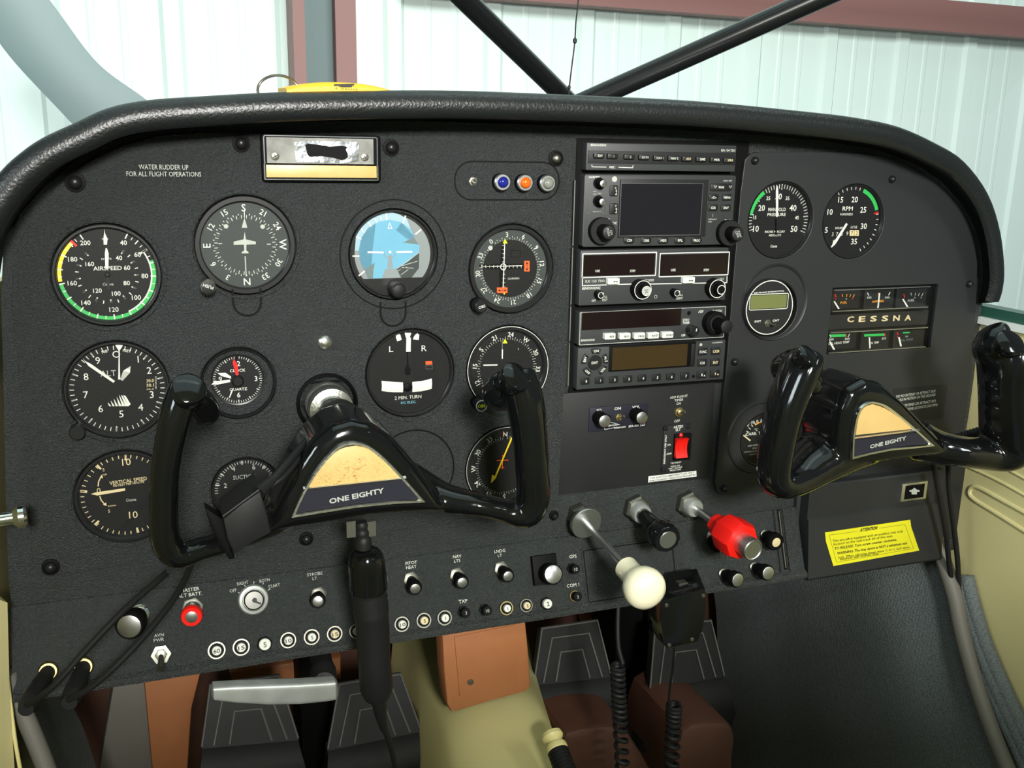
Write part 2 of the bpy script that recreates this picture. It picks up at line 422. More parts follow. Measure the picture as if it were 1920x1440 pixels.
# V brace tubes and the thin cord between them
for i, (a, b, rr) in enumerate((((1072, 196), (842, -30), .0105), ((1085, 196), (1640, -50), .0118))):
    mb = MB(); p = A(a[0], a[1], .20); q = A(b[0], b[1], .06 if i == 0 else .04); mb.tube([p, q], rr, 'tube_black', 20)
    solo('brace_tube', mb, ['glossy black brace tube rising to the upper left from the glareshield', 'glossy black brace tube rising to the upper right from the glareshield'][i], 'tube')
mb = MB(); pts = [A(*q, .12) for q in ((1066, 185), (1069, 150), (1074, 110), (1078, 76), (1080, 40), (1084, 5), (1086, -30))]
mb.tube(pts, .0008, 'ink', 6, 4); mb.lathe(A(1078, 76, .12), [(0, -.004), (.002, -.002), (.0022, .001), (0, .004)], 'ink', ax=(0, 0, 1), n=10)
mb.lathe(A(1067, 164, .12), [(0, -.003), (.0018, -.001), (.0018, .001), (0, .003)], 'ink', ax=(0, 0, 1), n=10)
solo('hanging_cord', mb, 'thin black knotted cord hanging between the two brace tubes', 'cord')

# key tag on the glareshield
kz = A(632, 171, -.02)
zt = A(632, 157, -.02).z; zb = kz.z
t = thing('key_tag', 'yellow plastic key tag lying on top of the glareshield with a metal ring', 'key tag', (kz.x, -.02, zb))
mb = MB(); xl, xr = A(530, 168, -.02).x, A(732, 168, -.02).x
xs = [xl+(xr-xl)*k/16 for k in range(17)]; top = [zb+(zt-zb)*(1-abs(2*k/16-1)**2.4) for k in range(17)]
rs = [[(X, -.045, zb-.004), (X, -.045, zb+(T-zb)*.75-.002), (X, -.040, T), (X, .01, T+.002), (X, .012, zb-.004)] for X, T in zip(xs, top)]
mb.rings(rs, 'tag_yellow'); part('tag_body', mb, t)
mb = MB(); mb.ptext('Cessna', 650, 166, 4, 'ink', y=-.046, wpx=42, ital=.2); mb.ppoly([(626, 158), (664, 157), (664, 160), (626, 161)], -.046, 'ink'); mb.ppoly([(634, 161), (660, 160), (660, 163), (640, 163)], -.046, 'ink')
part('tag_print', mb, t)
mb = MB(); c = A(523, 172, -.03); mb.tube([c+Vector((math.cos(a)*.0165, .002*math.sin(3*a), math.sin(a)*.0125)) for a in [PI*k/20*1.0 for k in range(-4, 25)]], .0011, 'nickel', 8)
part('key_ring', mb, t)

# ================================================================ instrument panel body
YP, YR, YS = -.006, -.006, -.024                    # left plate, right plate, switch subpanel fronts
panel = thing('instrument_panel', 'black crackle finish instrument panel filling the width of the cockpit', 'instrument panel', (.36, 0, -.24))
def holed(poly, holes, yb, yf, m):
    c = bpy.data.curves.new('h', 'CURVE'); c.dimensions = '2D'; c.fill_mode = 'BOTH'; c.extrude = (yb-yf)/2-.0006; c.bevel_depth = .0006; c.bevel_resolution = 1
    for p in [poly]+holes:
        s = c.splines.new('POLY'); s.points.add(len(p)-1); s.use_cyclic_u = True
        for i, q in enumerate(p): s.points[i].co = (q[0], q[1], 0, 1)
    o = bpy.data.objects.new('h', c); me = o.to_mesh(); mb = MB()
    mb.add([(v.co.x, (yb+yf)/2-v.co.z, v.co.y) for v in me.vertices], [tuple(p.vertices) for p in me.polygons], m)
    o.to_mesh_clear(); bpy.data.objects.remove(o); bpy.data.curves.remove(c); return mb
def pc(px, py, y=-.001): q = A(px, py, y); return (q.x, q.z)
RB = .0415
GC = {'asi': (-.0412, -.1072, RB), 'alt': (-.0405, -.2034, RB), 'dg': (.0687, -.0849, RB), 'att': (.1963, -.0952, .0400), 'vor': (.3083, -.1109, RB), 'turn': (.2108, -.2049, RB),
      'cdi': pc(950, 689)+(RB,), 'adf': pc(946, 873)+(RB,), 'vsi': pc(237, 928)+(RB,), 'clock': pc(447, 717)+(.0315,), 'suction': pc(461, 916)+(.030,),
      'mp': pc(1459, 412.5, -.0012)+(.0390,), 'rpm': pc(1595, 415, -.0012)+(.0390,), 'egt': pc(1444, 577)+(.0300,), 'carb': pc(1428, 822)+(.0300,)}
LHOLES = [(GC[k][0], GC[k][1], GC[k][2]+.0015) for k in ('asi', 'alt', 'dg', 'att', 'vor', 'turn', 'cdi', 'adf', 'vsi', 'clock', 'suction')]
RHOLES = [(GC[k][0], GC[k][1], GC[k][2]+.001) for k in ('mp', 'rpm', 'egt', 'carb')]
CLUSTER = prect(1553, 535, 1750, 658, -.004)
base = [(16, 1085), (10, 900), (6, 700), (2, 560), (6, 470), (38, 400), (88, 345), (148, 296), (213, 264), (288, 244), (398, 234), (540, 228), (760, 226), (1090, 236), (1270, 243), (1430, 254), (1540, 264), (1641, 279), (1718, 308), (1769, 342), (1815, 398), (1837, 450), (1845, 505), (1843, 560), (1838, 600), (1822, 740), (1800, 880), (1785, 990), (1765, 1050)]
mb = MB(); bp = ppts(base); zc_ = A(770, 1043, -.004).z-.012; bp = bp[:-1]; mb.prism(bp+[(bp[-1][0], zc_), (bp[0][0], zc_)], .03, 0, 'panel_black')
part('panel_sheet', mb, panel)
# left instrument plate
lp = [(62, 1050), (54, 900), (42, 740), (30, 640), (22, 560), (28, 480), (60, 410), (108, 350), (165, 306), (230, 274), (300, 256), (370, 250), (440, 250), (700, 254), (900, 258), (1030, 262), (1056, 268), (1070, 282), (1074, 310), (1066, 560), (1055, 760), (1048, 900), (1046, 940), (1042, 952), (1030, 958), (800, 986), (500, 1024), (200, 1064), (90, 1079), (70, 1074)]
mb = holed(ppts(lp, YP), [circ(x, z, r, 56) for x, z, r in LHOLES], 0, YP, 'plate_black')
part('left_plate', mb, panel)
rp = [(1398, 300), (1408, 290), (1425, 286), (1500, 286), (1560, 286), (1610, 289), (1652, 294), (1695, 308), (1735, 330), (1772, 358), (1802, 392), (1824, 437), (1832, 492), (1830, 562), (1824, 660), (1808, 800), (1794, 864), (1784, 874), (1480, 914), (1360, 926), (1346, 922), (1342, 905), (1348, 840), (1362, 700), (1378, 500), (1390, 360)]
mb = holed(ppts(rp, YR), [circ(x, z, r, 56) for x, z, r in RHOLES]+[CLUSTER], 0, YR, 'glove_black')
part('right_plate', mb, panel)
# centre lower plate and black radio bay
mb = MB(); mb.prism(prect(1051, 728, 1334, 912, -.0015), .0, -.0015, 'smooth_black', .0006); part('center_plate', mb, panel)
mb = MB(); mb.prism(prect(1074, 262, 1388, 726, -.001), 0, -.001, 'deep_black'); 
lx = A(1080, 400, -.004).x
for (ya, yb) in ((338, 462), (464, 572), (574, 640), (642, 724)):
    z0, z1 = A(1076, ya, -.004).z, A(1076, yb, -.004).z
    mb.box((lx-.0035, -.006, z1+.001), (lx-.0025, 0, z0), 'brushed')
part('radio_bay', mb, panel)
# switch subpanel: leans out towards the pilot from a crease
YS = -.004; zTop = A(770, 1043, YS).z; ANG = math.radians(20)
TILT[:] = [ANG, YS, zTop]
zBot = A(744, 1196, YS).z; xL, xR = A(20, 1200, YS).x, A(1500, 1000, YS).x
mb = MB(); sec = [(.012, zTop), (YS+.001, zTop), (YS, zTop-.001), (YS, zBot+.006), (YS-.002, zBot+.004), (YS-.0045, zBot+.002), (YS-.005, zBot-.001), (YS-.003, zBot-.004), (.02, zBot-.004)]
mb.rings([[(X, y, z) for y, z in sec] for X in (xL, xR)], 'panel_black'); part('switch_panel', mb, panel)
ZT, ZB = zTop, zBot
mb = MB(); q = prect(1092, 1016, 1268, 1122, YS, .004); mb.prism(q, YS+.004, YS-.0015, 'panel_black', .001)
mb.outline(inset(q, .002), .0012, YS-.0017, 'deep_black'); part('blank_cover', mb, panel)
mb = MB()
for X in (1457, 1474):
    c = A(X, 1010, YS); mb.box((c.x-.0018, YS-.003, ZB+.006), (c.x+.0018, YS, A(1460, 955, YS).z), 'panel_black')
c = A(1466, 1010, YS); mb.box((c.x-.002, YS-.0006, ZB+.008), (c.x+.002, YS, A(1460, 955, YS).z), 'deep_black'); mb.box((c.x-.0006, YS-.0012, ZB+.01), (c.x+.0004, YS, A(1460, 958, YS).z), 'nickel')
part('hinge_track', mb, panel); zlow = tilt((0, YS, zBot)).z; xR0 = xR
TILT[0] = 0
zBot = A(1640, 1066, -.02).z
# glove compartment
YG = -.012
mb = MB(); gx0, gx1 = A(1500, 1000, YG).x, A(1795, 950, YG).x; gz1, gz0 = A(1640, 895, YG).z, zBot+.004
mb.prism([(xR-.002, gz0-.004), (A(1790, 1000, 0).x, gz0-.004), (A(1796, 960, 0).x, gz1), (xR-.002, gz1)], .02, -.006, 'glove_black', .001)
part('glove_surround', mb, panel)
# grooves around openings
mb = MB()
for k in ('asi', 'alt', 'dg', 'vor', 'turn', 'cdi', 'adf', 'vsi', 'clock', 'suction'):
    mb = MB(); x_, z_, r_ = GC[k]; mb.lathe((x_, YP, z_), [(r_+.0016, .0), (r_+.0022, .0010), (r_+.0036, .0010), (r_+.0046, .0)], 'plate_black', n=64, caps=(False, False)); part('mounting_rim', mb, panel)
mb = MB(); x_, z_, r_ = GC['att']; mb.arc(x_, z_, .0478, .0490, 0, 360, YP-.0003, 'deep_black', 72); part('mounting_groove', mb, panel)
for (px, py, w_, h_) in ((463, 562, .0115, .019), (737, 583, .0115, .017)):
    mb = MB(); c = A(px, py, YP); pts = [(c.x-w_, c.z+h_/2)]+[(c.x+w_*math.cos(a), c.z-w_*.2+w_*math.sin(a)) for a in [PI+PI*k/12 for k in range(13)]]+[(c.x+w_, c.z+h_/2)]
    for (x0, z0), (x1, z1) in zip(pts[:-1], pts[1:]): mb.line(x0, z0, x1, z1, .0018, YP-.0004, 'deep_black')
    part('mounting_groove', mb, panel)
for (px, py, R_) in ((1452, 567, .0385), (1424, 820, .0385)):
    mb = MB(); c = A(px, py, YR); mb.lathe((c.x, YR, c.z), [(R_-.001, .0), (R_, .0016), (R_+.001, .002), (R_+.0024, .0)], 'glove_black', n=64, caps=(False, False)); part('mounting_rim', mb, panel)
mb = MB(); c = A(776, 881, YP); mb.arc(c.x, c.z, .0385, .0400, 0, 360, YP-.0003, 'deep_black', 64); part('mounting_groove', mb, panel)
mb = MB(); q = prect(851, 302, 1049, 376, YP, .0165); mb.outline(q, .0013, YP-.0004, 'deep_black')
part('mounting_groove', mb, panel)
# panel screws with rubber mounts
def screw(px, py, y, r, col='bezel_black', mount=True, dx=0, phil=False):
    c = A(px, py, y); mb = MB()
    if mount: mb.lathe((c.x, y, c.z), [(r*1.75, 0), (r*1.7, .0012), (r*1.3, .0015), (r*1.25, .0005)], 'deep_black', n=28)
    mb.lathe((c.x, y, c.z), [(r*1.12, 0), (r*1.12, .002), (r, .0035), (r*.6, .0052), (r*.15, .0056)], col, n=24)
    part('screw', mb, panel)
for q in ((141, 342, YP, .0045), (452, 269, YP, .0042, 'bezel_black'), (733, 277, YP, .0042), (95, 1063, YP, .0042), (574, 1010, YP, .0038), (1038, 966, 0, .0030), (1042, 297, YP, .0042, 'nickel'), (609, 641, YP, .0062, 'worn_chrome', False)): screw(*q)
for q in ((1414, 301), (1671, 336), (1816, 532), (1376, 678), (1358, 916)): screw(q[0], q[1], YR, .0034, 'bezel_black', False)
# ================================================================ instruments
class G:
    def __init__(s, key, name, label, y=YP, rf=.91, face='face_black', crop=(0, 0, 1), yf=-.0012, group=None, bez='bezel_black'):
        s.cx, s.cz, s.R = GC[key]; s.yf = yf; s.ox, s.oy, s.k = crop; s.rf = s.R*rf; s.y = y
        s.t = thing(name, label, 'gauge' if 'clock' not in name else 'clock', (s.cx, 0, s.cz), group)
        b = MB(); b.lathe((s.cx, 0, s.cz), [(s.R, -.0), (s.R, -y-.0012), (s.R-.0008, -y), (s.rf+.0012, -y), (s.rf+.0004, -y-.001), (s.rf, -y-.0035), (s.rf, -yf)], bez, n=72, caps=(False, False)); part('bezel', b, s.t)
        s.d = MB(); s.d.disc(s.cx, s.cz, s.rf+.0006, yf, face, 64); s.n = 0
    def P(s, zx, zy, y=None):
        q = A(s.ox+zx/s.k, s.oy+zy/s.k, s.yf if y is None else y); return q.x, q.z
    def a(s, zx, zy):
        x, z = s.P(zx, zy); return math.degrees(math.atan2(x-s.cx, z-s.cz))
    def T(s, txt, zx, zy, h, m='white', rot=0, wpx=None, bold=.01, ital=0, rad=False):
        x, z = s.P(zx, zy); hh = abs(s.P(zx, zy-h/2)[1]-s.P(zx, zy+h/2)[1]); wd = abs(s.P(zx+wpx/2, zy)[0]-s.P(zx-wpx/2, zy)[0]) if wpx else None
        if rad: rot = -s.a(zx, zy)
        s.d.text(txt, x, z, hh, s.yf-.0004, m, math.radians(rot), wd, bold, ital)
    def tk(s, r0, r1, angs, wd=.0006, m='white', dy=.0003): s.d.ticks(s.cx, s.cz, s.rf*r0, s.rf*r1, angs, wd, s.yf-dy, m)
    def ar(s, r0, r1, a0, a1, m, dy=.0002): s.d.arc(s.cx, s.cz, s.rf*r0, s.rf*r1, a0, a1, s.yf-dy, m)
    def card(s, top, labels, r, h, m='white', bold=.012, wd=None):
        for i, l in enumerate(labels):
            a = math.radians(30*i-top); s.d.text(l, s.cx+s.rf*r*math.sin(a), s.cz+s.rf*r*math.cos(a), h, s.yf-.0004, m, -a, None, bold)
    def needle(s, poly, m='white', lift=.0016, name='needle', label=None):
        """poly of seen crop points at the needle's own height"""
        n = MB(); y = s.yf-lift; n.prism([s.P(a, b, y) for a, b in poly], y+.0004, y, m); part(name, n, s.t, label); return n
    def needle_a(s, ang, poly, m='white', lift=.0016, name='needle', cx=0, cz=0):
        """poly in (across, along) fractions of the dial radius, pointing to clock angle"""
        a = math.radians(ang); y = s.yf-lift; n = MB()
        n.prism([(s.cx+cx+s.rf*(u*math.cos(a)+v*math.sin(a)), s.cz+cz+s.rf*(-u*math.sin(a)+v*math.cos(a))) for u, v in poly], y+.0004, y, m); part(name, n, s.t)
    def hub(s, zx, zy, r, m='bezel_black', h=.0028):
        x, z = s.P(zx, zy, s.yf-.002); n = MB(); n.lathe((x, s.yf, z), [(r, 0), (r, h*.7), (r*.7, h)], m, n=24); part('hub', n, s.t)
    def done(s, glass=True):
        part('dial', s.d, s.t)
        if glass:
            g = MB(); g.lathe((s.cx, 0, s.cz), [(s.rf+.0003, -s.y-.0042), (s.rf+.0003, -s.y-.0036)], 'gauge_glass', n=48); part('glass', g, s.t)
        return s.t
def rng(a, b, n): return [a+(b-a)*i/n for i in range(n+1)]
def knob(parent, name, px, py, y0, segs, ax=(0, -1, 0), n=28, cap=None, txt=None, label=None):
    """stepped round knob: its base centre is seen at px,py on plane y0; segs = [(radius, length, material, chamfer)]"""
    c = A(px, py, y0); mb = MB(); d = 0
    for r, L, m, ch in segs:
        mb.lathe(c, [(r, d), (r, d+L-ch), (r-ch, d+L)], m, ax=ax, n=n); d += L
    if cap: mb.lathe(c, [(cap[0], d-.0002), (cap[0], d+.0004), (cap[0]-.0003, d+.0006)], cap[1], ax=ax, n=n)
    if txt:
        for (s_, dx, dz, h, rot, m) in txt: mb.text(s_, c.x+dx, c.z+dz, h, c.y-d-.0009, m, math.radians(rot), None, .012)
    o = part(name, mb, parent, label); return c, d
def seen_base(px, py, yfront, yback):
    """image place of a knob's base, from its front centre seen at px,py"""
    q = A(px, py, yfront); return proj((q.x, yback, q.z))

# ---- airspeed
g = G('asi', 'airspeed_indicator', 'airspeed gauge with green and yellow arcs at the far left of the top row', crop=(80, 400, 4))
an = {v: g.a(*p) for v, p in {40: (627, 172), 60: (765, 280), 80: (830, 470), 100: (745, 670), 120: (537, 770), 140: (300, 712), 160: (150, 527), 180: (165, 322), 200: (290, 175)}.items()}
ks = sorted(an); full = []
for u, v in zip(ks[:-1], ks[1:]):
    a0, a1 = an[u], an[v]
    if a1 < a0: a1 += 360
    an[v] = a1; full.append((a0, a1)); g.tk(.88, .985, [a0+(a1-a0)*.5], .0009); g.tk(.9, .97, [a0+(a1-a0)*.25, a0+(a1-a0)*.75], .0006); g.tk(.87, .985, [a0], .001)
g.tk(.87, .985, [an[200]], .001)
g.ar(.91, .985, g.a(820, 350), an[120], 'green'); g.ar(.91, .985, an[120], an[160], 'green'); g.ar(.91, .985, an[160]+3, an[200]-14, 'yellow')
g.ar(.88, .91, an[60], g.a(650, 740), 'white'); g.tk(.84, 1, [an[200]-13], .0018, 'red', .0005); g.tk(.80, .99, [an[60]], .0014)
for s_, x, y in (('200', 320, 220), ('180', 225, 343), ('160', 222, 522), ('140', 325, 669), ('120', 535, 720), ('100', 703, 630), ('80', 766, 468), ('60', 712, 307), ('40', 606, 219)): g.T(s_, x, y, 36)
for s_, x, y in (('40', 572, 333), ('60', 633, 406), ('80', 630, 521), ('100', 552, 600), ('120', 411, 578), ('160', 353, 378)): g.T(s_, x, y, 34)
g.T('AIRSPEED', 487, 410, 32, wpx=215); g.T('KNOTS', 478, 341, 14, wpx=75); g.T('Cessna', 492, 530, 22, 'dimwhite', wpx=82, ital=.2)
g.T('MPH', 468, 192, 14, 'dimwhite', wpx=48)
g.tk(.57, .64, [a for a in rng(35, 320, 20)], .0008); g.tk(.54, .64, [a for a in rng(35, 320, 10)], .001)
g.needle([(462, 118), (468, 150), (486, 190), (483, 235), (458, 235), (455, 190), (461, 150)], lift=.0016); g.needle([(472, 262), (482, 262), (495, 300), (493, 415), (470, 415), (466, 300)])
g.needle([(480, 440), (494, 440), (502, 560), (506, 580), (484, 580), (482, 560)], 'bezel_black', name='needle_tail'); g.hub(485, 460, .002); g.done()

# ---- altimeter
g = G('alt', 'altimeter', 'altimeter gauge with three white hands and striped window left of the clock', crop=(80, 620, 4), rf=.92)
top = g.a(575, 100)
g.tk(.88, .97, rng(top, top+360, 50), .0006); g.tk(.85, .97, rng(top, top+360, 10), .0011)
for s_, x, y in (('9', 413, 222), ('8', 325, 343), ('7', 323, 478), ('6', 435, 583), ('5', 590, 622), ('4', 735, 572), ('3', 818, 477), ('2', 798, 296), ('1', 716, 212)): g.T(s_, x, y, 54, bold=.0)
g.T('O', 552, 175, 54, bold=0); g.T('ALT', 492, 318, 46, 'dimwhite', wpx=118, bold=0); g.T('100', 464, 156, 22, rot=12); g.T('FEET', 632, 150, 20, rot=-10, wpx=60)
g.d.outline([g.P(772, 330), g.P(772, 440), g.P(862, 440), g.P(862, 330)], .0004, g.yf-.0003, 'deep_black')
g.T('30.0', 806, 373, 24, 'cream', wpx=56); g.T('30.1', 806, 407, 24, 'cream', wpx=56)
g.T('30.2', 806, 437, 10, 'cream', wpx=56)
for k in range(10): g.d.line(*g.P(842, 345+k*10), *g.P(856, 345+k*10), .0003, g.yf-.0004, 'white')
for k in range(7):
    b = 500+k*24; o = 8*abs(3-k)
    g.d.poly([g.P(480+k*22-6*(k > 3)*(k-3)+10, 545-14*k if k < 4 else 482), g.P(490+k*22, 538-14*k if k < 4 else 488), g.P(515+k*26 if k < 6 else 660, 566 if k < 6 else 550), g.P(500+k*24, 566)], g.yf-.0004, 'white')
g.needle([(300, 205), (318, 228), (362, 250), (543, 378), (530, 391), (345, 266), (312, 224)]); g.needle([(660, 266), (655, 315), (600, 376), (580, 366), (605, 300)], lift=.0012)
g.needle([(537, 98), (610, 98), (577, 150), (579, 290), (582, 365), (566, 367), (568, 290), (570, 150)], lift=.0022); g.done()
kp = GC['alt']; knob(g.t, 'setting_knob', 146, 806, YP, [(.0062, .010, 'bezel_black', .0008)])
g.t['category'] = 'gauge'

# ---- heading indicator
g = G('dg', 'heading_indicator', 'heading gauge with S at top and white airplane symbol, knob marked PUSH', face='face_grey', crop=(340, 330, 4), rf=.87)
LB = ['N', '3', '6', 'E', '12', '15', 'S', '21', '24', 'W', '30', '33']
for i, l in enumerate(LB):
    a = math.radians(30*i-180); g.d.text(l, g.cx+g.rf*.87*math.sin(a), g.cz+g.rf*.87*math.cos(a), .0062 if l in 'NESW' else .0049, g.yf-.0004, 'white', -a, None, .008)
g.tk(.62, .70, rng(0, 360, 72), .0005); g.tk(.62, .735, rng(0, 360, 36), .0006)
for x, y in ((335, 377), (609, 380)): g.d.disc(*g.P(x, y), .0019, g.yf-.0004, 'dimwhite', 16)
g.d.poly([g.P(473, 312), g.P(495, 388), g.P(452, 388)], g.yf-.0004, 'dimwhite')
g.d.poly([g.P(*q) for q in ((475, 418), (484, 475), (558, 492), (558, 512), (488, 514), (486, 556), (503, 570), (503, 580), (452, 580), (452, 572), (472, 556), (468, 514), (392, 516), (392, 492), (466, 475))], g.yf-.0006, 'dimwhite')
g.d.line(*g.P(478, 602), *g.P(486, 752), .0009, g.yf-.0005, 'dimwhite'); g.d.line(*g.P(472, 260), *g.P(472, 312), .0007, g.yf-.0005, 'white')
g.d.line(*g.P(278, 508), *g.P(306, 507), .0009, g.yf-.0004, 'dimwhite'); g.d.line(*g.P(642, 511), *g.P(670, 511), .0009, g.yf-.0004, 'dimwhite'); g.done()
knob(g.t, 'push_knob', *seen_base(390.5, 539, -.026, -.006), -.006, [(.0052, .012, 'deep_black', .001), (.0062, .008, 'nickel', .0006)], cap=(.0055, 'ink'), txt=[('PUSH', 0, .0008, .0027, 160, 'white')], label='chrome rimmed knob marked PUSH')

# ---- attitude indicator
g = G('att', 'attitude_indicator', 'attitude gauge with sky blue face in a wide ring near the panel top', face='bezel_black', crop=(340, 330, 4), rf=.93)
def clipc(r, zmin):
    a0 = math.acos(max(-1, min(1, zmin/r))); return [(g.cx+r*math.sin(t), g.cz+r*math.cos(t)) for t in [-a0+2*a0*k/48 for k in range(49)]]
cut = g.P(1500, 768)[1]-g.cz; g.cz0 = g.cz
g.d.poly(clipc(g.rf*.93, cut), g.yf-.0003, 'dial_grey')
def dp(pts, m, dy): g.d.poly([g.P(*p) for p in pts], g.yf-dy, m)
rs_ = g.rf*.72; cxs, czs = g.P(1557, 560)
skyp = []
dp([(1330, 560), (1345, 470), (1400, 390), (1470, 345), (1560, 328), (1650, 348), (1720, 400), (1748, 455), (1660, 500), (1500, 560), (1450, 650), (1370, 700), (1340, 640)], 'sky_blue', .0006)
dp([(1305, 500), (1310, 420), (1380, 320), (1480, 275), (1560, 266), (1640, 290), (1690, 320), (1720, 400), (1650, 348), (1560, 328), (1470, 345), (1400, 390), (1345, 470), (1330, 560), (1300, 560)], 'sky_pale', .0004)
dp([(1450, 650), (1500, 560), (1580, 512), (1680, 500), (1785, 515), (1782, 572), (1700, 640), (1610, 695), (1530, 700), (1505, 768), (1435, 768), (1440, 700)], 'sky_blue', .0008)
dp([(1660, 500), (1740, 458), (1775, 508), (1720, 503)], 'steel_grey', .0007); dp([(1370, 700), (1450, 650), (1438, 768), (1400, 768)], 'steel_grey', .0007)
dp([(1782, 572), (1780, 690), (1720, 768), (1600, 768), (1570, 700), (1610, 695), (1700, 640)], 'face_grey', .0009)
for a, b in (((1612, 696), (1782, 572)), ((1640, 676), (1768, 638)), ((1650, 685), (1740, 690)), ((1640, 700), (1690, 680)), ((1645, 740), (1700, 700)), ((1620, 710), (1665, 690))): g.d.line(*g.P(*a), *g.P(*b), .0005, g.yf-.0011, 'dimwhite')
for a, b in (((1533, 275), (1540, 330)), ((1680, 297), (1660, 355)), ((1796, 402), (1752, 437)), ((1282, 600), (1335, 600)), ((1328, 748), (1374, 712))): g.d.line(*g.P(*a), *g.P(*b), .0013, g.yf-.0010, 'white')
for a, b in (((1345, 400), (1372, 425)), ((1310, 455), (1348, 473)), ((1400, 348), (1425, 380)), ((1450, 320), (1465, 350)), ((1490, 300), (1500, 330))): g.d.line(*g.P(*a), *g.P(*b), .0010, g.yf-.0010, 'white')
for q in ((1560, 350), ): g.d.outline([g.P(1560, 345), g.P(1582, 395), g.P(1545, 395)], .0007, g.yf-.0010, 'white')
for a, b in (((1395, 570), (1515, 573)), ((1612, 569), (1730, 567))): g.d.line(*g.P(*a), *g.P(*b), .0016, g.yf-.0012, 'white')
g.d.disc(*g.P(1563, 569), .0012, g.yf-.0012, 'white', 14); x, z = g.P(1560, 572); g.d.arc(x, z, .0048, .0055, 95, 265, g.yf-.0011, 'dial_grey')
dp([(1552, 590), (1574, 590), (1584, 690), (1544, 690)], 'dial_grey', .0010); dp([(1528, 695), (1612, 695), (1650, 768), (1502, 768)], 'dial_grey', .00105)
g.T('RCAllen', 1578, 736, 20, 'white', wpx=110, ital=.2)
for o_ in (0, ):
    x0, z0 = g.P(1340, 771); x1, z1 = g.P(1868, 771); g.d.poly([(x, min(z, z0)) for x, z in clipc(g.rf*.999, -g.rf*.98) if 1] if 0 else [(x0, z0), (x1, z0), (x1-.002, z0-.004), (g.cx+.018, g.cz-.0315), (g.cx, g.cz-.0365), (g.cx-.018, g.cz-.0315), (x0+.002, z0-.004)], g.yf-.0014, 'bezel_black')
g.done()
knob(g.t, 'setting_knob', *seen_base(748, 545, -.022, -.007), -.007, [(.0065, .015, 'bezel_black', .001)], cap=(.0052, 'rubber'))

# ---- navigation indicators
g = G('vor', 'course_indicator', 'course deviation gauge with two orange flags right of the attitude gauge', face='face_black', crop=(600, 340, 4), rf=.88)
LB = ['0', '3', '6', '9', '12', '15', '18', '21', '24', '27', '30', '33']
g.ar(.74, 1.0, 0, 360, 'face_grey', .0001); g.card(37, LB, .885, .0046, bold=.004); g.tk(.75, .80, rng(-37, 323, 72), .0004); g.tk(.74, .83, rng(-37, 323, 36), .0005)
g.d.poly([g.P(*q) for q in ((1195, 625), (1350, 618), (1365, 450), (1395, 450), (1392, 618), (1525, 618), (1525, 655), (1385, 660), (1378, 800), (1345, 800), (1345, 660), (1195, 655))], g.yf-.0002, 'deep_black')
g.d.line(*g.P(1205, 640), *g.P(1515, 632), .0007, g.yf-.0006, 'white'); g.d.line(*g.P(1384, 462), *g.P(1372, 800), .0009, g.yf-.0006, 'white')
for k in range(11):
    if k != 5:
        x = 1212+k*29.5; g.d.line(*g.P(x, 628), *g.P(x, 650), .0004, g.yf-.0006, 'white'); y = 480+k*31; g.d.line(*g.P(1366, y), *g.P(1388, y), .0004, g.yf-.0006, 'white')
x, z = g.P(1373, 640); g.d.arc(x, z, .0024, .0031, 0, 360, g.yf-.0008, 'white', 24)
g.d.poly([g.P(1386, 430), g.P(1404, 465), g.P(1368, 465)], g.yf-.0008, 'lime'); g.d.poly([g.P(1378, 850), g.P(1366, 828), g.P(1392, 828)], g.yf-.0013, 'lime')
g.d.disc(*g.P(1277, 500), .0022, g.yf-.0005, 'dimwhite', 16)
g.d.outline([g.P(1430, 515), g.P(1502, 515), g.P(1502, 568), g.P(1430, 568)], .0004, g.yf-.0005, 'deep_black')
g.T('GARMIN', 1450, 728, 16, 'dimwhite', wpx=85); g.T('NAV', 1278, 550, 18, 'rubber', wpx=60); g.T('VLOC', 1280, 592, 18, 'rubber', wpx=70)
for (x0, y0, x1, y1, v) in ((1532, 597, 1572, 676, 1), (1328, 797, 1406, 838, 0)):
    n = MB(); yq = g.yf-.0014; n.prism([g.P(*q, yq) for q in ((x0, y0), (x1, y0), (x1, y1), (x0, y1))], yq+.0006, yq, 'orange')
    cxp, cyp = (x0+x1)/2, (y0+y1)/2
    if v: ls = (((cxp, y0+12), (cxp, y1-12)),); tr = (((cxp, y0+6), (cxp-9, y0+22), (cxp+9, y0+22)), ((cxp, y1-6), (cxp-9, y1-22), (cxp+9, y1-22)))
    else: ls = (((x0+12, cyp), (x1-12, cyp)),); tr = (((x0+6, cyp), (x0+22, cyp-9), (x0+22, cyp+9)), ((x1-6, cyp), (x1-22, cyp-9), (x1-22, cyp+9)))
    for a, b in ls: n.line(*g.P(*a, yq), *g.P(*b, yq), .0005, yq-.0002, 'ink')
    for q in tr: n.poly([g.P(*p, yq) for p in q], yq-.0002, 'ink')
    part('flag', n, g.t, 'orange flag with a black double arrow')
g.done(); knob(g.t, 'obs_knob', *seen_base(903, 575, -.022, -.006), -.006, [(.0068, .008, 'deep_black', .0005), (.0060, .008, 'bezel_black', .001)], txt=[('OBS', 0, 0, .0026, 15, 'white')], label='black ribbed knob marked OBS')

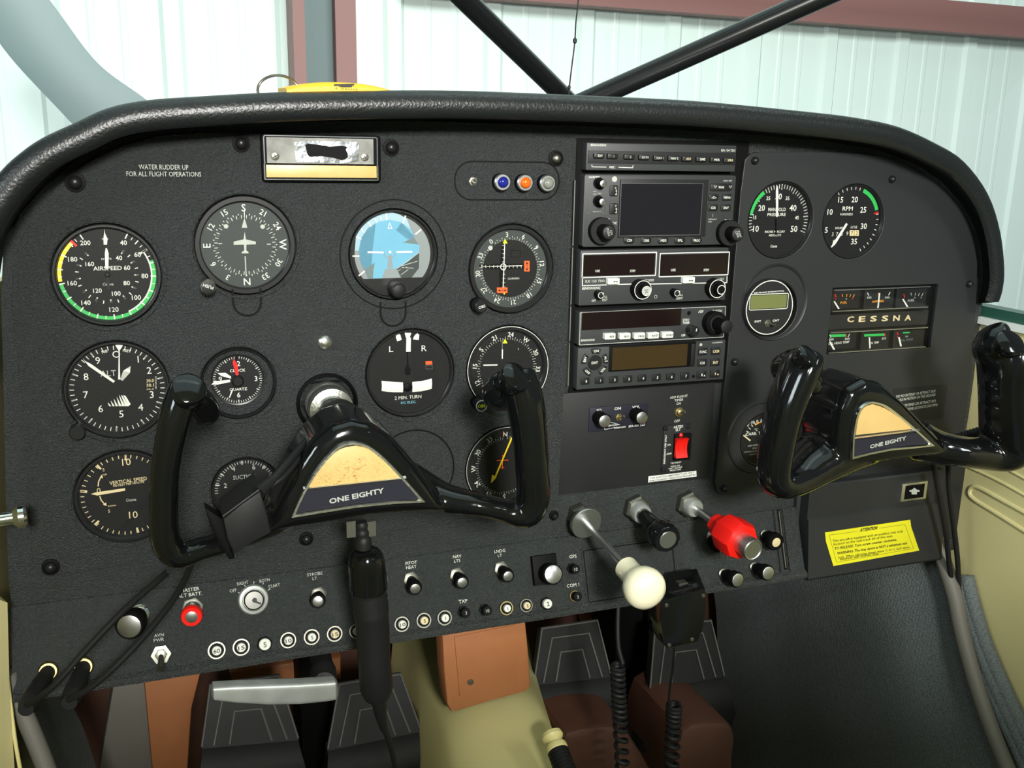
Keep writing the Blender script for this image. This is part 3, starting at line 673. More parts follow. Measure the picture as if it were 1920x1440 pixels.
g = G('cdi', 'course_indicator', 'course gauge with 24 at top, partly behind the right horn of the left yoke', crop=(600, 580, 4), rf=.88)
LB = ['N', '3', '6', 'E', '12', '15', 'S', '21', '24', 'W', '30', '33']
g.card(234, LB, .89, .0045, bold=.012); g.tk(.75, .80, rng(-234, 126, 72), .0004); g.tk(.74, .83, rng(-234, 126, 36), .0005)
g.ar(1.0, 1.03, 0, 360, 'dimwhite', .0045+.0035) if 0 else None
g.d.poly([g.P(1386, 218), g.P(1404, 254), g.P(1368, 254)], g.yf-.0008, 'lime'); g.d.line(*g.P(1366, 235), *g.P(1366, 300), .0003, g.yf-.0005, 'dimwhite'); g.d.line(*g.P(1367, 300), *g.P(1366, 370), .0012, g.yf-.0005, 'white')
g.d.line(*g.P(1224, 418), *g.P(1330, 416), .0012, g.yf-.0005, 'white'); g.T('3', 1486, 296, 14)
g.done(); b = MB(); b.arc(g.cx, g.cz, g.R-.0010, g.R-.0004, 215, 500, YP-.0003, 'white', 60); part('bezel_line', b, g.t)
knob(g.t, 'obs_knob', *seen_base(903, 761, -.022, -.006), -.006, [(.0062, .008, 'deep_black', .0005), (.0056, .008, 'bezel_black', .0008)], cap=(.0054, 'white'), label='black knob with white ring marked OBS')
c = A(903, 761, -.0228); b = MB(); b.disc(c.x, c.z, .0047, c.y-.0001, 'ink', 28); b.text('OBS', c.x, c.z, .0030, c.y-.0003, 'lime', 0, None, .01); part('knob_cap', b, g.t)

g = G('adf', 'bearing_indicator', 'bearing gauge with yellow needle, lowest in the right gauge column', crop=(600, 580, 4), rf=.88)
g.card(0, LB, .89, .0047, bold=.012); g.tk(.75, .80, rng(0, 360, 72), .0004); g.tk(.74, .83, rng(0, 360, 36), .0005)
g.ar(.0, .70, 0, 360, 'face_grey', .00005) if 0 else None
g.needle([(1436, 958), (1444, 965), (1322, 1255), (1322, 1262), (1284, 1304), (1290, 1240), (1300, 1246), (1312, 1250)], 'yellow', label='yellow pointer')
for a, b in (((1323, 1132), (1411, 1128)), ((1368, 1090), (1366, 1198)), ((1352, 1186), (1380, 1184))): g.d.line(*g.P(*a), *g.P(*b), .0008, g.yf-.0008, 'orange')
g.d.poly([g.P(1362, 868), g.P(1390, 868), g.P(1376, 915)], g.yf-.0009, 'orange'); g.d.line(*g.P(1374, 910), *g.P(1372, 950), .0006, g.yf-.0008, 'orange')
g.tk(.96, 1.0, (-45, -135, 45, 135), .0006, 'orange')
g.done(); b = MB(); b.arc(g.cx, g.cz, g.R-.0010, g.R-.0005, 235, 380, YP-.0003, 'dimwhite', 40); part('bezel_line', b, g.t)

# ---- turn and bank
g = G('turn', 'turn_indicator', 'turn and bank gauge with L and R marks and a white curved level', crop=(600, 580, 4), rf=.93)
g.T('L', 533, 296, 46, bold=-.0, wpx=30); g.T('R', 780, 290, 46, wpx=38, bold=0); g.T('2 MIN. TURN', 660, 658, 26, wpx=200, bold=.0); g.T('DC ELEC.', 663, 696, 18, 'cyan', wpx=112, bold=0)
for q in (((568, 195), (592, 185), (602, 190), (612, 228), (578, 240), (570, 215)), ((634, 176), (684, 176), (676, 200), (672, 215), (645, 215), (640, 200)), ((714, 190), (730, 178), (744, 192), (740, 230), (698, 225), (700, 210))): g.d.poly([g.P(*p) for p in q], g.yf-.0004, 'white')
g.d.poly([g.P(*q) for q in ((790, 390), (838, 387), (842, 412), (792, 415))], g.yf-.0004, 'orange'); g.d.outline([g.P(792, 418), g.P(842, 418), g.P(842, 448), g.P(792, 448)], .0003, g.yf-.0004, 'faint')
g.needle([(648, 212), (682, 212), (680, 318), (646, 318)]); g.needle([(654, 318), (660, 318), (664, 420), (680, 450), (676, 490), (644, 490), (638, 450), (654, 420)], 'deep_black', name='needle_tail')
n = MB(); pa = [(462, 536, 612), (500, 540, 618), (560, 545, 622), (622, 548, 622)]; pb = [(692, 545, 620), (760, 538, 615), (800, 530, 606), (838, 518, 596)]
yq = g.yf-.0012
for ps in (pa, pb): n.rings([[(*(lambda u: (u[0], yq, u[1]))(g.P(x, y0, yq)),) , (*(lambda u: (u[0], yq-.0012, u[1]))(g.P(x, (y0+y1)/2, yq)),), (*(lambda u: (u[0], yq, u[1]))(g.P(x, y1, yq)),)] for x, y0, y1 in ps], 'white', (False, False), closed=False)
part('level_tube', n, g.t, 'white curved liquid level'); x, z = g.P(656, 585, yq); n = MB(); n.lathe((x, yq, z), [(.0042, 0), (.0038, .0012), (.002, .002)], 'deep_black', n=20); part('level_ball', n, g.t); g.done()

# ---- vertical speed
g = G('vsi', 'vertical_speed_indicator', 'vertical speed gauge lowest at the far left, half behind the left yoke', crop=(80, 620, 4), rf=.90)
for s_, x, y, h in (('10', 628, 982, 54), ('10', 680, 1378, 54), ('5', 456, 1042, 24), ('5', 498, 1352, 24)): g.T(s_, x, y, h, 'cream', bold=0)
g.d.arc(*g.P(418, 1196), .0015, .0022, 0, 360, g.yf-.0018, 'cream', 20) if 0 else g.T('0', 420, 1197, 42, 'cream', bold=0)
g.T('VERTICAL SPEED', 642, 1124, 28, 'cream', wpx=284, rot=3); g.T('100 FEET PER MINUTE', 645, 1148, 15, 'cream', wpx=235, rot=3); g.T('Cessna', 664, 1266, 22, 'dimwhite', wpx=78, ital=.2)
g.T('UP', 468, 1078, 14, 'cream'); g.T('DOWN', 520, 1312, 12, 'cream', wpx=60)
a0 = g.a(345, 1208); g.tk(.89, .97, [a0+k*8 for k in range(-20, 23)], .0007, 'cream'); g.tk(.84, .97, [g.a(620, 918), g.a(415, 1015), g.a(465, 1385), g.a(690, 1425)], .0016, 'cream'); g.tk(.84, .98, [a0], .0022, 'cream')
for pts in (((416, 1166), (420, 1130), (440, 1090)), ((428, 1240), (440, 1272), (466, 1300))):
    for u, v in zip(pts[:-1], pts[1:]): g.d.line(*g.P(*u), *g.P(*v), .0009, g.yf-.0005, 'cream')
g.d.poly([g.P(446, 1075), g.P(430, 1098), g.P(452, 1106)], g.yf-.0006, 'cream'); g.d.poly([g.P(480, 1312), g.P(452, 1304), g.P(476, 1286)], g.yf-.0006, 'cream')
g.needle([(362, 1226), (400, 1213), (618, 1182), (618, 1200), (410, 1236)], 'cream'); g.done()

# ---- clock
g = G('clock', 'panel_clock', 'small round quartz clock with red second hand beside the left yoke', crop=(80, 620, 4), rf=.93, face='plate_black')
fc = g.P(1463, 367); R2 = g.R*.68
g.d.lathe((fc[0], g.yf, fc[1]), [(g.R*.72, .0), (g.R*.72, .0012), (R2, .0008), (R2, 0.0002)], 'bezel_black', n=48, caps=(False, False)); g.d.disc(fc[0], fc[1], R2, g.yf-.0003, 'face_black', 48)
g.d.ticks(fc[0], fc[1], R2*.88, R2*.97, rng(0, 360, 60), .0004, g.yf-.0006, 'white'); g.d.ticks(fc[0], fc[1], R2*.84, R2*.97, rng(0, 360, 12), .0009, g.yf-.0006, 'white')
yy = g.yf; g.yf -= .0003
for s_, x, y in (('12', 1460, 246), ('3', 1600, 358), ('6', 1470, 480), ('9', 1332, 362)): g.T(s_, x, y, 38, bold=.01)
g.T('CLOCK', 1462, 297, 22, wpx=118); g.T('QUARTZ', 1468, 438, 20, wpx=132)
g.yf = yy
g.needle([(1310, 318), (1372, 316), (1412, 345), (1412, 360), (1340, 340)], lift=.0014); g.needle([(1265, 404), (1290, 380), (1405, 368), (1408, 385), (1310, 405)], lift=.0016); g.needle([(1432, 210), (1462, 255), (1470, 330), (1448, 332), (1425, 240)], 'red', .0018, 'hand', 'red hand'); g.needle([(1430, 430), (1424, 455), (1404, 505), (1398, 500), (1415, 450)], lift=.0018)
g.hub(1462, 375, .0052, h=.006); g.done(False)

# ---- suction
g = G('suction', 'suction_gauge', 'small dark suction gauge below the clock, half behind the left yoke', crop=(80, 620, 4), rf=.92)
for s_, x, y in (('2', 1370, 1160), ('4', 1431, 1035), ('6', 1583, 1022), ('8', 1662, 1135)): g.T(s_, x, y, 36, 'dimwhite', bold=0)
g.T('SUCTION', 1512, 1094, 32, 'dimwhite', wpx=168, bold=0); g.tk(.87, .97, rng(g.a(1330, 1215), g.a(1705, 1090), 30), .0005, 'dimwhite'); g.tk(.83, .97, rng(g.a(1330, 1160), g.a(1700, 1090), 6), .0008, 'dimwhite'); g.done()

# ---- manifold pressure
g = G('mp', 'manifold_pressure_gauge', 'manifold pressure gauge with needle straight up at the right plate top left', YR, crop=(1370, 280, 4), rf=.96)
for s_, x, y, h in (('10', 188, 594, 46), ('15', 180, 510, 26), ('20', 231, 438, 44), ('25', 281, 366, 28), ('30', 358, 352, 46), ('35', 425, 366, 28), ('40', 466, 438, 46), ('45', 495, 512, 26), ('50', 474, 595, 46)): g.T(s_, x, y, h)
g.T('MANIFOLD', 346, 450, 26, wpx=132); g.T('PRESSURE', 343, 488, 24, wpx=136); g.T('INCHES MERCURY', 331, 617, 17, wpx=150); g.T('ABSOLUTE', 330, 643, 17, wpx=92); g.T('Cessna', 322, 725, 20, wpx=50, ital=.2)
a0, a1 = g.a(152, 605), g.a(530, 613); g.tk(.85, .96, rng(a0, a1, 40), .0006); g.tk(.82, .97, rng(a0, a1, 8), .001)
g.ar(.86, .97, g.a(152, 490), g.a(258, 340), 'green', .00045)
g.needle([(352, 274), (358, 320), (355, 505), (342, 506), (340, 320), (345, 274)]); g.needle([(338, 520), (346, 520), (346, 640), (338, 640)], 'deep_black', name='needle_tail'); g.done()

g = G('rpm', 'tachometer', 'engine speed gauge with hour counter, right of the manifold pressure gauge', YR, crop=(1370, 280, 4), rf=.96)
for s_, x, y, h in (('0', 775, 698, 44), ('5', 716, 604, 44), ('10', 744, 468, 44), ('15', 824, 377, 44), ('20', 929, 375, 44), ('25', 993, 452, 44), ('30', 997, 575, 44), ('35', 924, 690, 44)): g.T(s_, x, y, h)
g.T('RPM', 876, 443, 32, wpx=76); g.T('HUNDREDS', 868, 486, 18, wpx=92); g.T('HOURS', 812, 590, 18, wpx=58); g.T('1/10', 923, 583, 20, wpx=46)
for s_, x, y, m in (('3', 763, 636, 'white'), ('7', 796, 634, 'white'), ('3', 832, 632, 'white'), ('9', 873, 630, 'white')): g.T(s_, x, y, 30, m, bold=0)
for x, s_ in ((908, '7'), (944, '2')):
    g.d.poly([g.P(x-17, 606), g.P(x+16, 606), g.P(x+16, 648), g.P(x-17, 648)], g.yf-.0003, 'cream'); g.T(s_, x, 628, 30, 'ink', bold=0)
a0, a1 = g.a(810, 335), g.a(965, 735); g.tk(.88, .96, rng(a0, a1, 20), .0007)
g.ar(.86, .97, g.a(985, 330), g.a(1060, 470), 'green', .0005); g.tk(.80, .97, [g.a(1060, 488)], .0015, 'red'); g.d.poly([g.P(*q) for q in ((1018, 320), (1060, 330), (1075, 372), (1050, 378))], g.yf-.0004, 'rubber')
g.needle([(752, 735), (775, 695), (868, 552), (878, 562), (790, 705), (760, 735)]); g.done()

# ---- EGT / CHT
g = G('egt', 'temperature_gauge', 'round digital temperature gauge with olive display and a small toggle', YR, crop=(1370, 280, 4), rf=.97, face='deep_black', yf=-.003)
cx, cz = g.P(291, 1187, -.012); rad = abs(g.P(467, 1187, -.012)[0]-g.P(115, 1187, -.012)[0])/2
m_ = MB(); m_.lathe((cx, 0, cz), [(rad+.001, 0), (rad+.001, .010), (rad, .012)], 'smooth_black', n=64); m_.arc(cx, cz, rad-.0012, rad-.0002, 0, 360, -.0123, 'white', 64)
yq = -.012
def Q(x, y): q = A(1370+x/4, 280+y/4, yq); return q.x, q.z
def rr4(x0, y0, x1, y1, r): a, b, c, d = Q(x0, (y0+y1)/2), Q(x1, (y0+y1)/2), Q((x0+x1)/2, y0), Q((x0+x1)/2, y1); return rrect((a[0]+b[0])/2, (c[1]+d[1])/2, b[0]-a[0], c[1]-d[1], r)
m_.outline(rr4(140, 1082, 430, 1202, .0022), .0007, yq-.0004, 'white')
for s_, x, y, h, wz in (('ELECTRONICS INTERNATIONAL', 288, 1069, 11, 225), ('EGT', 203, 1289, 15, 48), ('CHT', 338, 1283, 15, 50)):
    u = Q(x, y); m_.text(s_, u[0], u[1], .0015 if h < 12 else .0021, yq-.0004, 'white', math.radians(2), Q(x+wz/2, y)[0]-Q(x-wz/2, y)[0], .02)
part('front_plate', m_, g.t); m_ = MB(); m_.prism(rr4(150, 1092, 418, 1192, .0012), yq, yq-.0004, 'lcd'); part('display', m_, g.t, 'olive liquid crystal display')
u = Q(272, 1303); m_ = MB(); m_.lathe((u[0], yq, u[1]), [(.0042, 0), (.0042, .0015), (.0026, .0016), (.0026, .003)], 'nickel', n=6); m_.tube([(u[0], yq-.002, u[1]), (u[0]+.004, yq-.010, u[1]-.0005)], [.0010, .0013], 'nickel', 10); part('toggle', m_, g.t); g.done(False)

# ---- carburettor temperature
g = G('carb', 'carburetor_temperature_gauge', 'small carburetor temperature gauge half behind the right yoke left horn', YR, crop=(1370, 500, 4), rf=.95)
for s_, x, y in (('-20', 118, 1188), ('-10', 158, 1166), ('0', 197, 1158), ('10', 232, 1158), ('20', 268, 1166)): g.T(s_, x, y, 22)
g.T('°C', 190, 1222, 20); g.T('CARB. TEMP.', 198, 1248, 22, wpx=170)
for i, s_ in enumerate(('KEEP NEEDLE OUT OF', 'YELLOW ARC', 'DURING POSSIBLE CARB', 'ICING CONDITIONS')): g.T(s_, 205, 1336+i*22, 12, 'dimwhite', wpx=(150, 90, 200, 130)[i], ital=.1)
g.tk(.68, .80, rng(-75, 60, 12), .0008); g.ar(.64, .69, -32, 8, 'amber'); g.needle([(92, 1268), (100, 1262), (150, 1300), (146, 1310)], 'cream'); g.done()

# ---- six-pack engine cluster
cl = thing('engine_gauge_cluster', 'rectangular six window engine gauge cluster lettered CESSNA', 'gauge cluster', (sum(p[0] for p in CLUSTER)/4, 0, sum(p[1] for p in CLUSTER)/4))
yq = -.0015; ox, oy = 1370, 500
def Q(x, y, yy=None): q = A(ox+x/4, oy+y/4, yq if yy is None else yy); return q.x, q.z
def Qr(x0, y0, x1, y1, yy=None):
    yy = yq if yy is None else yy; return prect(ox+x0/4, oy+y0/4, ox+x1/4, oy+y1/4, yy)
m_ = MB(); m_.prism(CLUSTER, 0, yq, 'deep_black'); part('back_plate', m_, cl)
m_ = MB(); m_.prism(Qr(725, 345, 1470, 450), yq, yq-.0015, 'smooth_black'); u = Q(1110, 388); m_.text('CESSNA', 0, 0, .0045, 0, 'cream') if 0 else None
for i, ch in enumerate('CESSNA'):
    u = Q(898+i*86, 393-2.4*i, yq-.0015); m_.text(ch, u[0], u[1], .0062, yq-.0019, 'cream', math.radians(1), .0090, .03)
part('name_strip', m_, cl, 'black strip with cream letters CESSNA')
for nm, (x0, y0, x1, y1) in (('upper', (755, 158, 1470, 318)), ('lower', (728, 470, 1450, 622))):
    f = MB(); q = Qr(x0, y0, x1, y1); zs = sorted(p[1] for p in q); xs = sorted(p[0] for p in q)
    f.box((xs[0], yq-.004, zs[-1]-.0008), (xs[-1], yq, zs[-1]), 'brushed'); f.box((xs[0], yq-.004, zs[0]), (xs[-1], yq, zs[0]+.0008), 'brushed')
    for k in (1, 2): xm = xs[0]+(xs[-1]-xs[0])*k/3; f.box((xm-.0016, yq-.0022, zs[0]), (xm+.0016, yq, zs[-1]), 'rubber')
    part('window_frame', f, cl)
wins = [('fuel', 755, 158, 975, 318), ('amps', 1000, 158, 1225, 318), ('fuel', 1245, 158, 1470, 318), ('cht', 728, 470, 945, 622), ('oilt', 968, 470, 1190, 622), ('oilp', 1215, 470, 1450, 622)]
def sub(name, m_): part(name, m_, cl)
def L(m_, a, b, wd, m): m_.line(*Q(*a), *Q(*b), wd, yq-.0005, m)
def TX(m_, s_, x, y, hz, wz, m): u = Q(x, y); m_.text(s_, u[0], u[1], abs(Q(x, y)[1]-Q(x, y+hz)[1]), yq-.0005, m, math.radians(2), abs(Q(x+wz/2, y)[0]-Q(x-wz/2, y)[0]), .01)
for i, (kd, x0, y0, x1, y1) in enumerate(wins):
    m_ = MB(); m_.prism(Qr(x0+6, y0+6, x1-6, y1-6), yq, yq-.0002, 'face_black')
    if kd == 'fuel':
        dx = x0-755 if i == 0 else 515
        L(m_, (780+dx, 205), (788+dx, 228), .0009, 'red')
        for a, b, c, d in ((834, 205, 838, 226), (870, 205, 866, 226), (898, 207, 890, 228), (926, 208, 914, 232)): L(m_, (a+dx, b-(10 if dx else 0)), (c+dx, d-(10 if dx else 0)), .0007, 'amber' if i == 0 else 'dimwhite')
        TX(m_, 'FUEL', 846+dx-(10 if dx else 0), 268-(16 if dx else 0), 17, 50, 'amber' if i == 0 else 'dimwhite'); nd = [(772, 262), (782, 258), (818, 316), (806, 318)]; nd = [(a+dx, b-(16 if dx else 0)) for a, b in nd]
        TX(m_, 'E', 786+dx, 240-(8 if dx else 0), 10, 8, 'red'); TX(m_, '½', 866+dx-(2 if dx else 0), 240-(8 if dx else 0), 12, 12, 'dimwhite'); TX(m_, 'F', 912+dx, 240-(8 if dx else 0), 10, 8, 'red' if i == 0 else 'dimwhite')
    if kd == 'amps':
        L(m_, (1024, 195), (1034, 217), .0009, 'white'); L(m_, (1194, 190), (1182, 214), .0009, 'white'); L(m_, (1104, 195), (1104, 215), .0007, 'amber')
        TX(m_, 'DIS', 1038, 231, 15, 30, 'white'); TX(m_, 'CHG', 1172, 230, 15, 34, 'white'); TX(m_, 'AMPERES', 1102, 259, 17, 88, 'amber'); nd = [(1112, 198), (1122, 198), (1110, 310), (1100, 310)]
    if kd == 'cht':
        m_.poly([Q(*p) for p in ((745, 508), (862, 504), (862, 524), (745, 528))], yq-.0005, 'green'); L(m_, (862, 503), (864, 526), .0010, 'red'); L(m_, (890, 503), (878, 528), .0008, 'white'); L(m_, (740, 508), (748, 532), .0008, 'white')
        TX(m_, '200', 752, 545, 17, 36, 'white'); TX(m_, '500', 872, 540, 17, 36, 'white'); TX(m_, 'CYL HEAD TEMP', 810, 570, 18, 156, 'white'); nd = [(738, 565), (750, 560), (784, 622), (770, 624)]
    if kd == 'oilt':
        m_.poly([Q(*p) for p in ((1000, 506), (1150, 500), (1150, 518), (1000, 524))], yq-.0005, 'green'); L(m_, (1152, 500), (1156, 522), .0010, 'red'); TX(m_, '225', 1146, 537, 15, 32, 'white'); TX(m_, 'OIL TEMP', 1076, 569, 17, 66, 'white'); nd = [(1036, 530), (1046, 530), (1050, 612), (1040, 613)]
    if kd == 'oilp':
        L(m_, (1246, 490), (1254, 512), .0009, 'red'); m_.poly([Q(*p) for p in ((1290, 490), (1340, 488), (1340, 498), (1290, 500))], yq-.0005, 'green'); TX(m_, 'OIL PRESS', 1320, 548, 16, 90, 'faint'); TX(m_, '50', 1318, 522, 13, 20, 'dimwhite'); TX(m_, '0', 1250, 525, 13, 10, 'red'); nd = [(1256, 530), (1268, 528), (1284, 596), (1272, 598)]
    nn = MB(); yn = yq-.0012; dd = part('dial', m_, cl); nn.prism([Q(a, b, yn) for a, b in nd], yn+.0003, yn, 'white'); part('needle', nn, dd)
q = Qr(728, 158, 1470, 622, -.005); m_ = MB(); m_.prism(q, -.0050, -.0053, 'gauge_glass'); part('glass', m_, cl)

# ---- trim-wheel style rocker name frame above: silver plate with tape and cream marbled strip
t = thing('registration_plate', 'silver placard in a chrome frame with a cream marbled strip at the panel top', 'placard', A(601, 298, YP))
mb = MB(); mb.prism(prect(489, 252, 712, 341, YP, .003), YP, YP-.006, 'deep_black', .002); part('frame_base', mb, t)
yq = YP-.006
mb = MB(); mb.prism(prect(500, 259, 700, 307, yq), yq, yq-.0006, 'plate_silver'); part('metal_plate', mb, t)
mb = MB(); mb.prism(ppts([(551, 267), (574, 264), (672, 266), (673, 302), (640, 306), (555, 303)], yq-.0006), yq-.0006, yq-.001, 'tape_silver'); part('silver_tape', mb, t, 'crinkled silver tape')
mb = MB(); mb.prism(ppts([(572, 272), (577, 269), (610, 273), (618, 275), (640, 273), (648, 274), (651, 277), (648, 280), (652, 288), (652, 295), (646, 299), (640, 300), (625, 296), (612, 294), (600, 293), (580, 294), (576, 288)], yq-.001), yq-.001, yq-.0014, 'deep_black'); part('black_patch', mb, t)
mb = MB(); mb.prism(prect(499, 310, 706, 333, yq), yq, yq-.0008, 'marble', .0003); part('cream_strip', mb, t, 'cream marbled strip')
mb = MB()
for bx in (prect(494, 255, 708, 309, yq-.001, .002), prect(495, 307, 709, 338, yq-.001, .001)):
    if area2(bx) < 0: bx = bx[::-1]
    i_ = inset(bx, .0009); n = len(bx); mb.add([(x, yq+.001, z) for x, z in bx]+[(x, yq-.002, z) for x, z in bx]+[(x, yq-.002, z) for x, z in i_]+[(x, yq+.001, z) for x, z in i_], [f for k in range(n) for f in ((k, (k+1) % n, n+(k+1) % n, n+k), (n+k, n+(k+1) % n, 2*n+(k+1) % n, 2*n+k), (2*n+k, 2*n+(k+1) % n, 3*n+(k+1) % n, 3*n+k))], 'chrome')
part('chrome_frame', mb, t)
for px, py in ((516, 293), (684, 295)):
    c = A(px, py, yq-.0006); mb = MB(); mb.lathe(c, [(.0034, 0), (.0032, .0006), (.002, .001)], 'nickel', n=20); mb.line(c.x-.002, c.z-.001, c.x+.002, c.z+.001, .0006, c.y-.0012, 'ink'); mb.line(c.x-.001, c.z+.002, c.x+.001, c.z-.002, .0006, c.y-.0012, 'ink'); part('screw', mb, t)

# ---- marker lights and toggle
for px, py, L_, nm in ((937, 341, 'lens_blue', 'blue'), (979, 342, 'lens_orange', 'orange'), (1021, 343, 'lens_clear', 'clear')):
    c = A(px, py, YP); t = thing('indicator_light', 'round indicator light with %s lens in a chrome bezel' % nm, 'indicator light', c, 'indicator lights on the upper panel')
    mb = MB(); mb.lathe(c, [(.0078, 0), (.0078, .005), (.0074, .0055)], 'deep_black', n=28); mb.lathe(c, [(.0076, .0055), (.0076, .008), (.0068, .0088), (.0052, .0088), (.005, .0075)], 'brushed', n=40, caps=(True, True)); part('bezel', mb, t)
    mb = MB(); mb.lathe(c, [(.0051, .0078), (.0051, .0095), (.0046, .0112), (.0034, .0125), (.0018, .0132), (.0003, .0134)], L_, n=28); part('lens', mb, t)
def toggle(px, py, y, tip, label, r=.0042, hexm='nickel', six=6, name='toggle_switch', bat='nickel', group=None, rb=.0012, L_=.010, face=None):
    c = A(px, py, y); t = thing(name, label, 'switch', c, group)
    mb = MB(); mb.lathe(c, [(r, 0), (r, .0018), (r*.62, .002), (r*.62, .0045), (r*.45, .005)], hexm, n=six); part('nut', mb, t)
    e = A(tip[0], tip[1], y-L_); mb = MB(); mb.tube([c+Vector((0, -.003, 0)), c.lerp(e, .6)+Vector((0, -.001, 0)), e], [rb*.7, rb, rb*1.25], bat, 12); part('lever', mb, t)
toggle(886, 340, YP, (892, 336), 'small chrome toggle switch left of the three indicator lights', .0040, L_=.008)

# ---- placards on the panel
def placard(px, py, y, w_, h_, lines, label, bgm='plate_black', name='placard', m='white', rot=0, ital=0):
    c = A(px, py, y); mb = MB(); mb.prism(prect(px-w_/2, py-h_/2, px+w_/2, py+h_/2, y), y+.0003, y-.0003, bgm)
    for s_, x, yy_, h, wz in lines: mb.ptext(s_, x, yy_, h, m, y-.0004, wz, rot, .0, ital)
    solo(name, mb, label, 'placard', origin=c)
placard(308, 319, YP, 170, 30, (('WATER RUDDER UP', 307, 313, 9.5, 93), ('FOR ALL FLIGHT OPERATIONS', 308, 326, 9.5, 140)), 'small water rudder placard above the heading gauge, faint white lettering', 'plate_black', m='dimwhite', rot=0)
placard(1722, 757, YR, 100, 64, (('DO NO EXTEND OR RETRACT SKIS', 1717, 738, 5, 72), ('WHILE IN MOTION ON THE GROUND', 1717, 745, 5, 72), ('DO NOT EXTEND OR RETRACT SKIS', 1715, 757, 5, 78), ('WINDS ABOVE 125 KNOTS (143 MPH)', 1720, 764, 5, 74)), 'black ski warning placard behind the right yoke', 'smooth_black', rot=3, ital=.15)
# ================================================================ radio stack
class U:
    """a rack unit: front plane y, crop frame (ox, oy, k)"""
    def __init__(s, name, label, rect, crop, y=-.013, face='radio_face', r=.001, cat='radio'):
        s.ox, s.oy, s.k = crop; s.y = y
        q = s.R(*rect, y); cx = sum(p[0] for p in q)/len(q); cz = sum(p[1] for p in q)/len(q)
        s.t = thing(name, label, cat, (cx, 0, cz))
        if r: q = s.R(*rect, y, r)
        s.m = MB(); s.m.prism(q, -.001, y, face, .0006)
    def px(s, x, y): return (s.ox+x/s.k, s.oy+y/s.k)
    def R(s, x0, y0, x1, y1, y=None, r=0): a = s.px(x0, y0); b = s.px(x1, y1); return prect(a[0], a[1], b[0], b[1], s.y if y is None else y, r)
    def P(s, x, y, yy=None): q = A(*s.px(x, y), s.y if yy is None else yy); return q.x, q.z
    def T(s, txt, x, y, h, wz=None, m='white', rot=0, bold=.015, ital=0, yy=None, mb=None):
        yy = s.y if yy is None else yy; u = s.P(x, y, yy); hh = abs(s.P(x, y, yy)[1]-s.P(x, y+h, yy)[1]); wd = abs(s.P(x+wz/2, y, yy)[0]-s.P(x-wz/2, y, yy)[0]) if wz else None
        (mb or s.m).text(txt, u[0], u[1], hh, yy-.0004, m, math.radians(rot), wd, bold, ital)
    def L(s, a, b, wd=.0006, m='white'): s.m.line(*s.P(*a), *s.P(*b), wd, s.y-.0004, m)
    def B(s, x0, y0, x1, y1, txt='', h=0, wz=None, m='button_black', tm='white', d=.0014, r=.0008, dx=0, name='button'):
        b = MB(); y = s.y-d; b.prism(s.R(x0, y0, x1, y1, y, r), s.y+.0005, y, m, .0003)
        if txt: s.T(txt, (x0+x1)/2+dx, (y0+y1)/2, h, wz, tm, yy=y, mb=b)
        return part(name, b, s.t)
    def K(s, x, y, segs, name='knob', **kw):
        tot = sum(q[1] for q in segs); p = s.px(x, y); q = A(p[0], p[1], s.y-tot); return knob(s.t, name, *proj((q.x, s.y, q.z)), s.y, segs, **kw)
    def done(s): part('faceplate', s.m, s.t); return s.t
R1 = (1040, 240, 5.3333); R2 = (1040, 450, 5.3333)
# audio panel
u = U('audio_panel', 'topmost slim black audio panel of the radio stack with ten buttons', (318, 160, 1812, 430), R1, cat='audio panel')
b = MB(); b.prism(u.R(335, 238, 1806, 362, u.y-.0008), u.y, u.y-.0008, 'smooth_black', .0004); part('button_rail', b, u.t)
for x, y, s_, wz, tm in ((455, 277, 'EXT', 48, 'white'), (590, 282, '1', None, 'dimwhite'), (758, 288, '2', None, 'dimwhite'), (905, 293, 'BOTH', 66, 'dimwhite'), (1052, 299, 'NAV 1', 70, 'dimwhite'), (1197, 303, 'NAV 2', 72, 'white'), (1338, 308, 'ADF', 50, 'cream'), (1478, 312, 'DME', 52, 'white'), (1620, 317, 'MKR', 54, 'white'), (1755, 322, 'SPKR', 56, 'cream')):
    u.B(x-58, y-24, x+44, y+24, s_, 24, wz, d=.004, tm=tm, dx=8)
u.T('BENDIX/KING', 437, 170, 24, 155, ital=.2); u.T('KA 134 TSO', 1735, 223, 24, 140); u.T('MIC', 575, 391, 24, 56)
for a, b in (((370, 365), (370, 388)), ((370, 388), (515, 391)), ((636, 393), (780, 398)), ((780, 398), (782, 374))): u.L(a, b, .0006)
u.done()
# GPS
u = U('gps_navigator', 'black satellite navigation radio with large blank screen in the stack', (288, 468, 1792, 1178), R1, r=.0025, cat='radio')
q = u.R(648, 515, 1525, 1090, u.y-.0016); b = MB(); b.prism(q, u.y, u.y-.0016, 'smooth_black', .0004); b.outline(inset(u.R(655, 552, 1470, 1075, u.y-.0018), 0), .0003, u.y-.0018, 'faint'); part('screen_frame', b, u.t)
b = MB(); b.prism(u.R(660, 560, 1462, 1068, u.y-.0017), u.y, u.y-.0018, 'screen'); part('screen', b, u.t, 'blank dark grey screen')
for x, y, s_, wz in ((745, 1122, 'CDI', 50), (915, 1124, 'OBS', 54), (1086, 1124, 'MSG', 56), (1254, 1124, 'FPL', 50), (1420, 1124, 'PROC', 62)): u.B(x-50, y-34, x+52, y+34, s_, 26, wz, r=.0025)
for x, y, s_, wz in ((1592, 694, '-D-', 50), (1726, 694, 'MENU', 72), (1586, 797, 'CLR', 46), (1714, 798, 'ENT', 50)): u.B(x-48, y-34, x+48, y+34, s_, 24, wz, r=.002)
u.B(1560, 555, 1772, 630, 'RNG', 22, 52, r=.002)
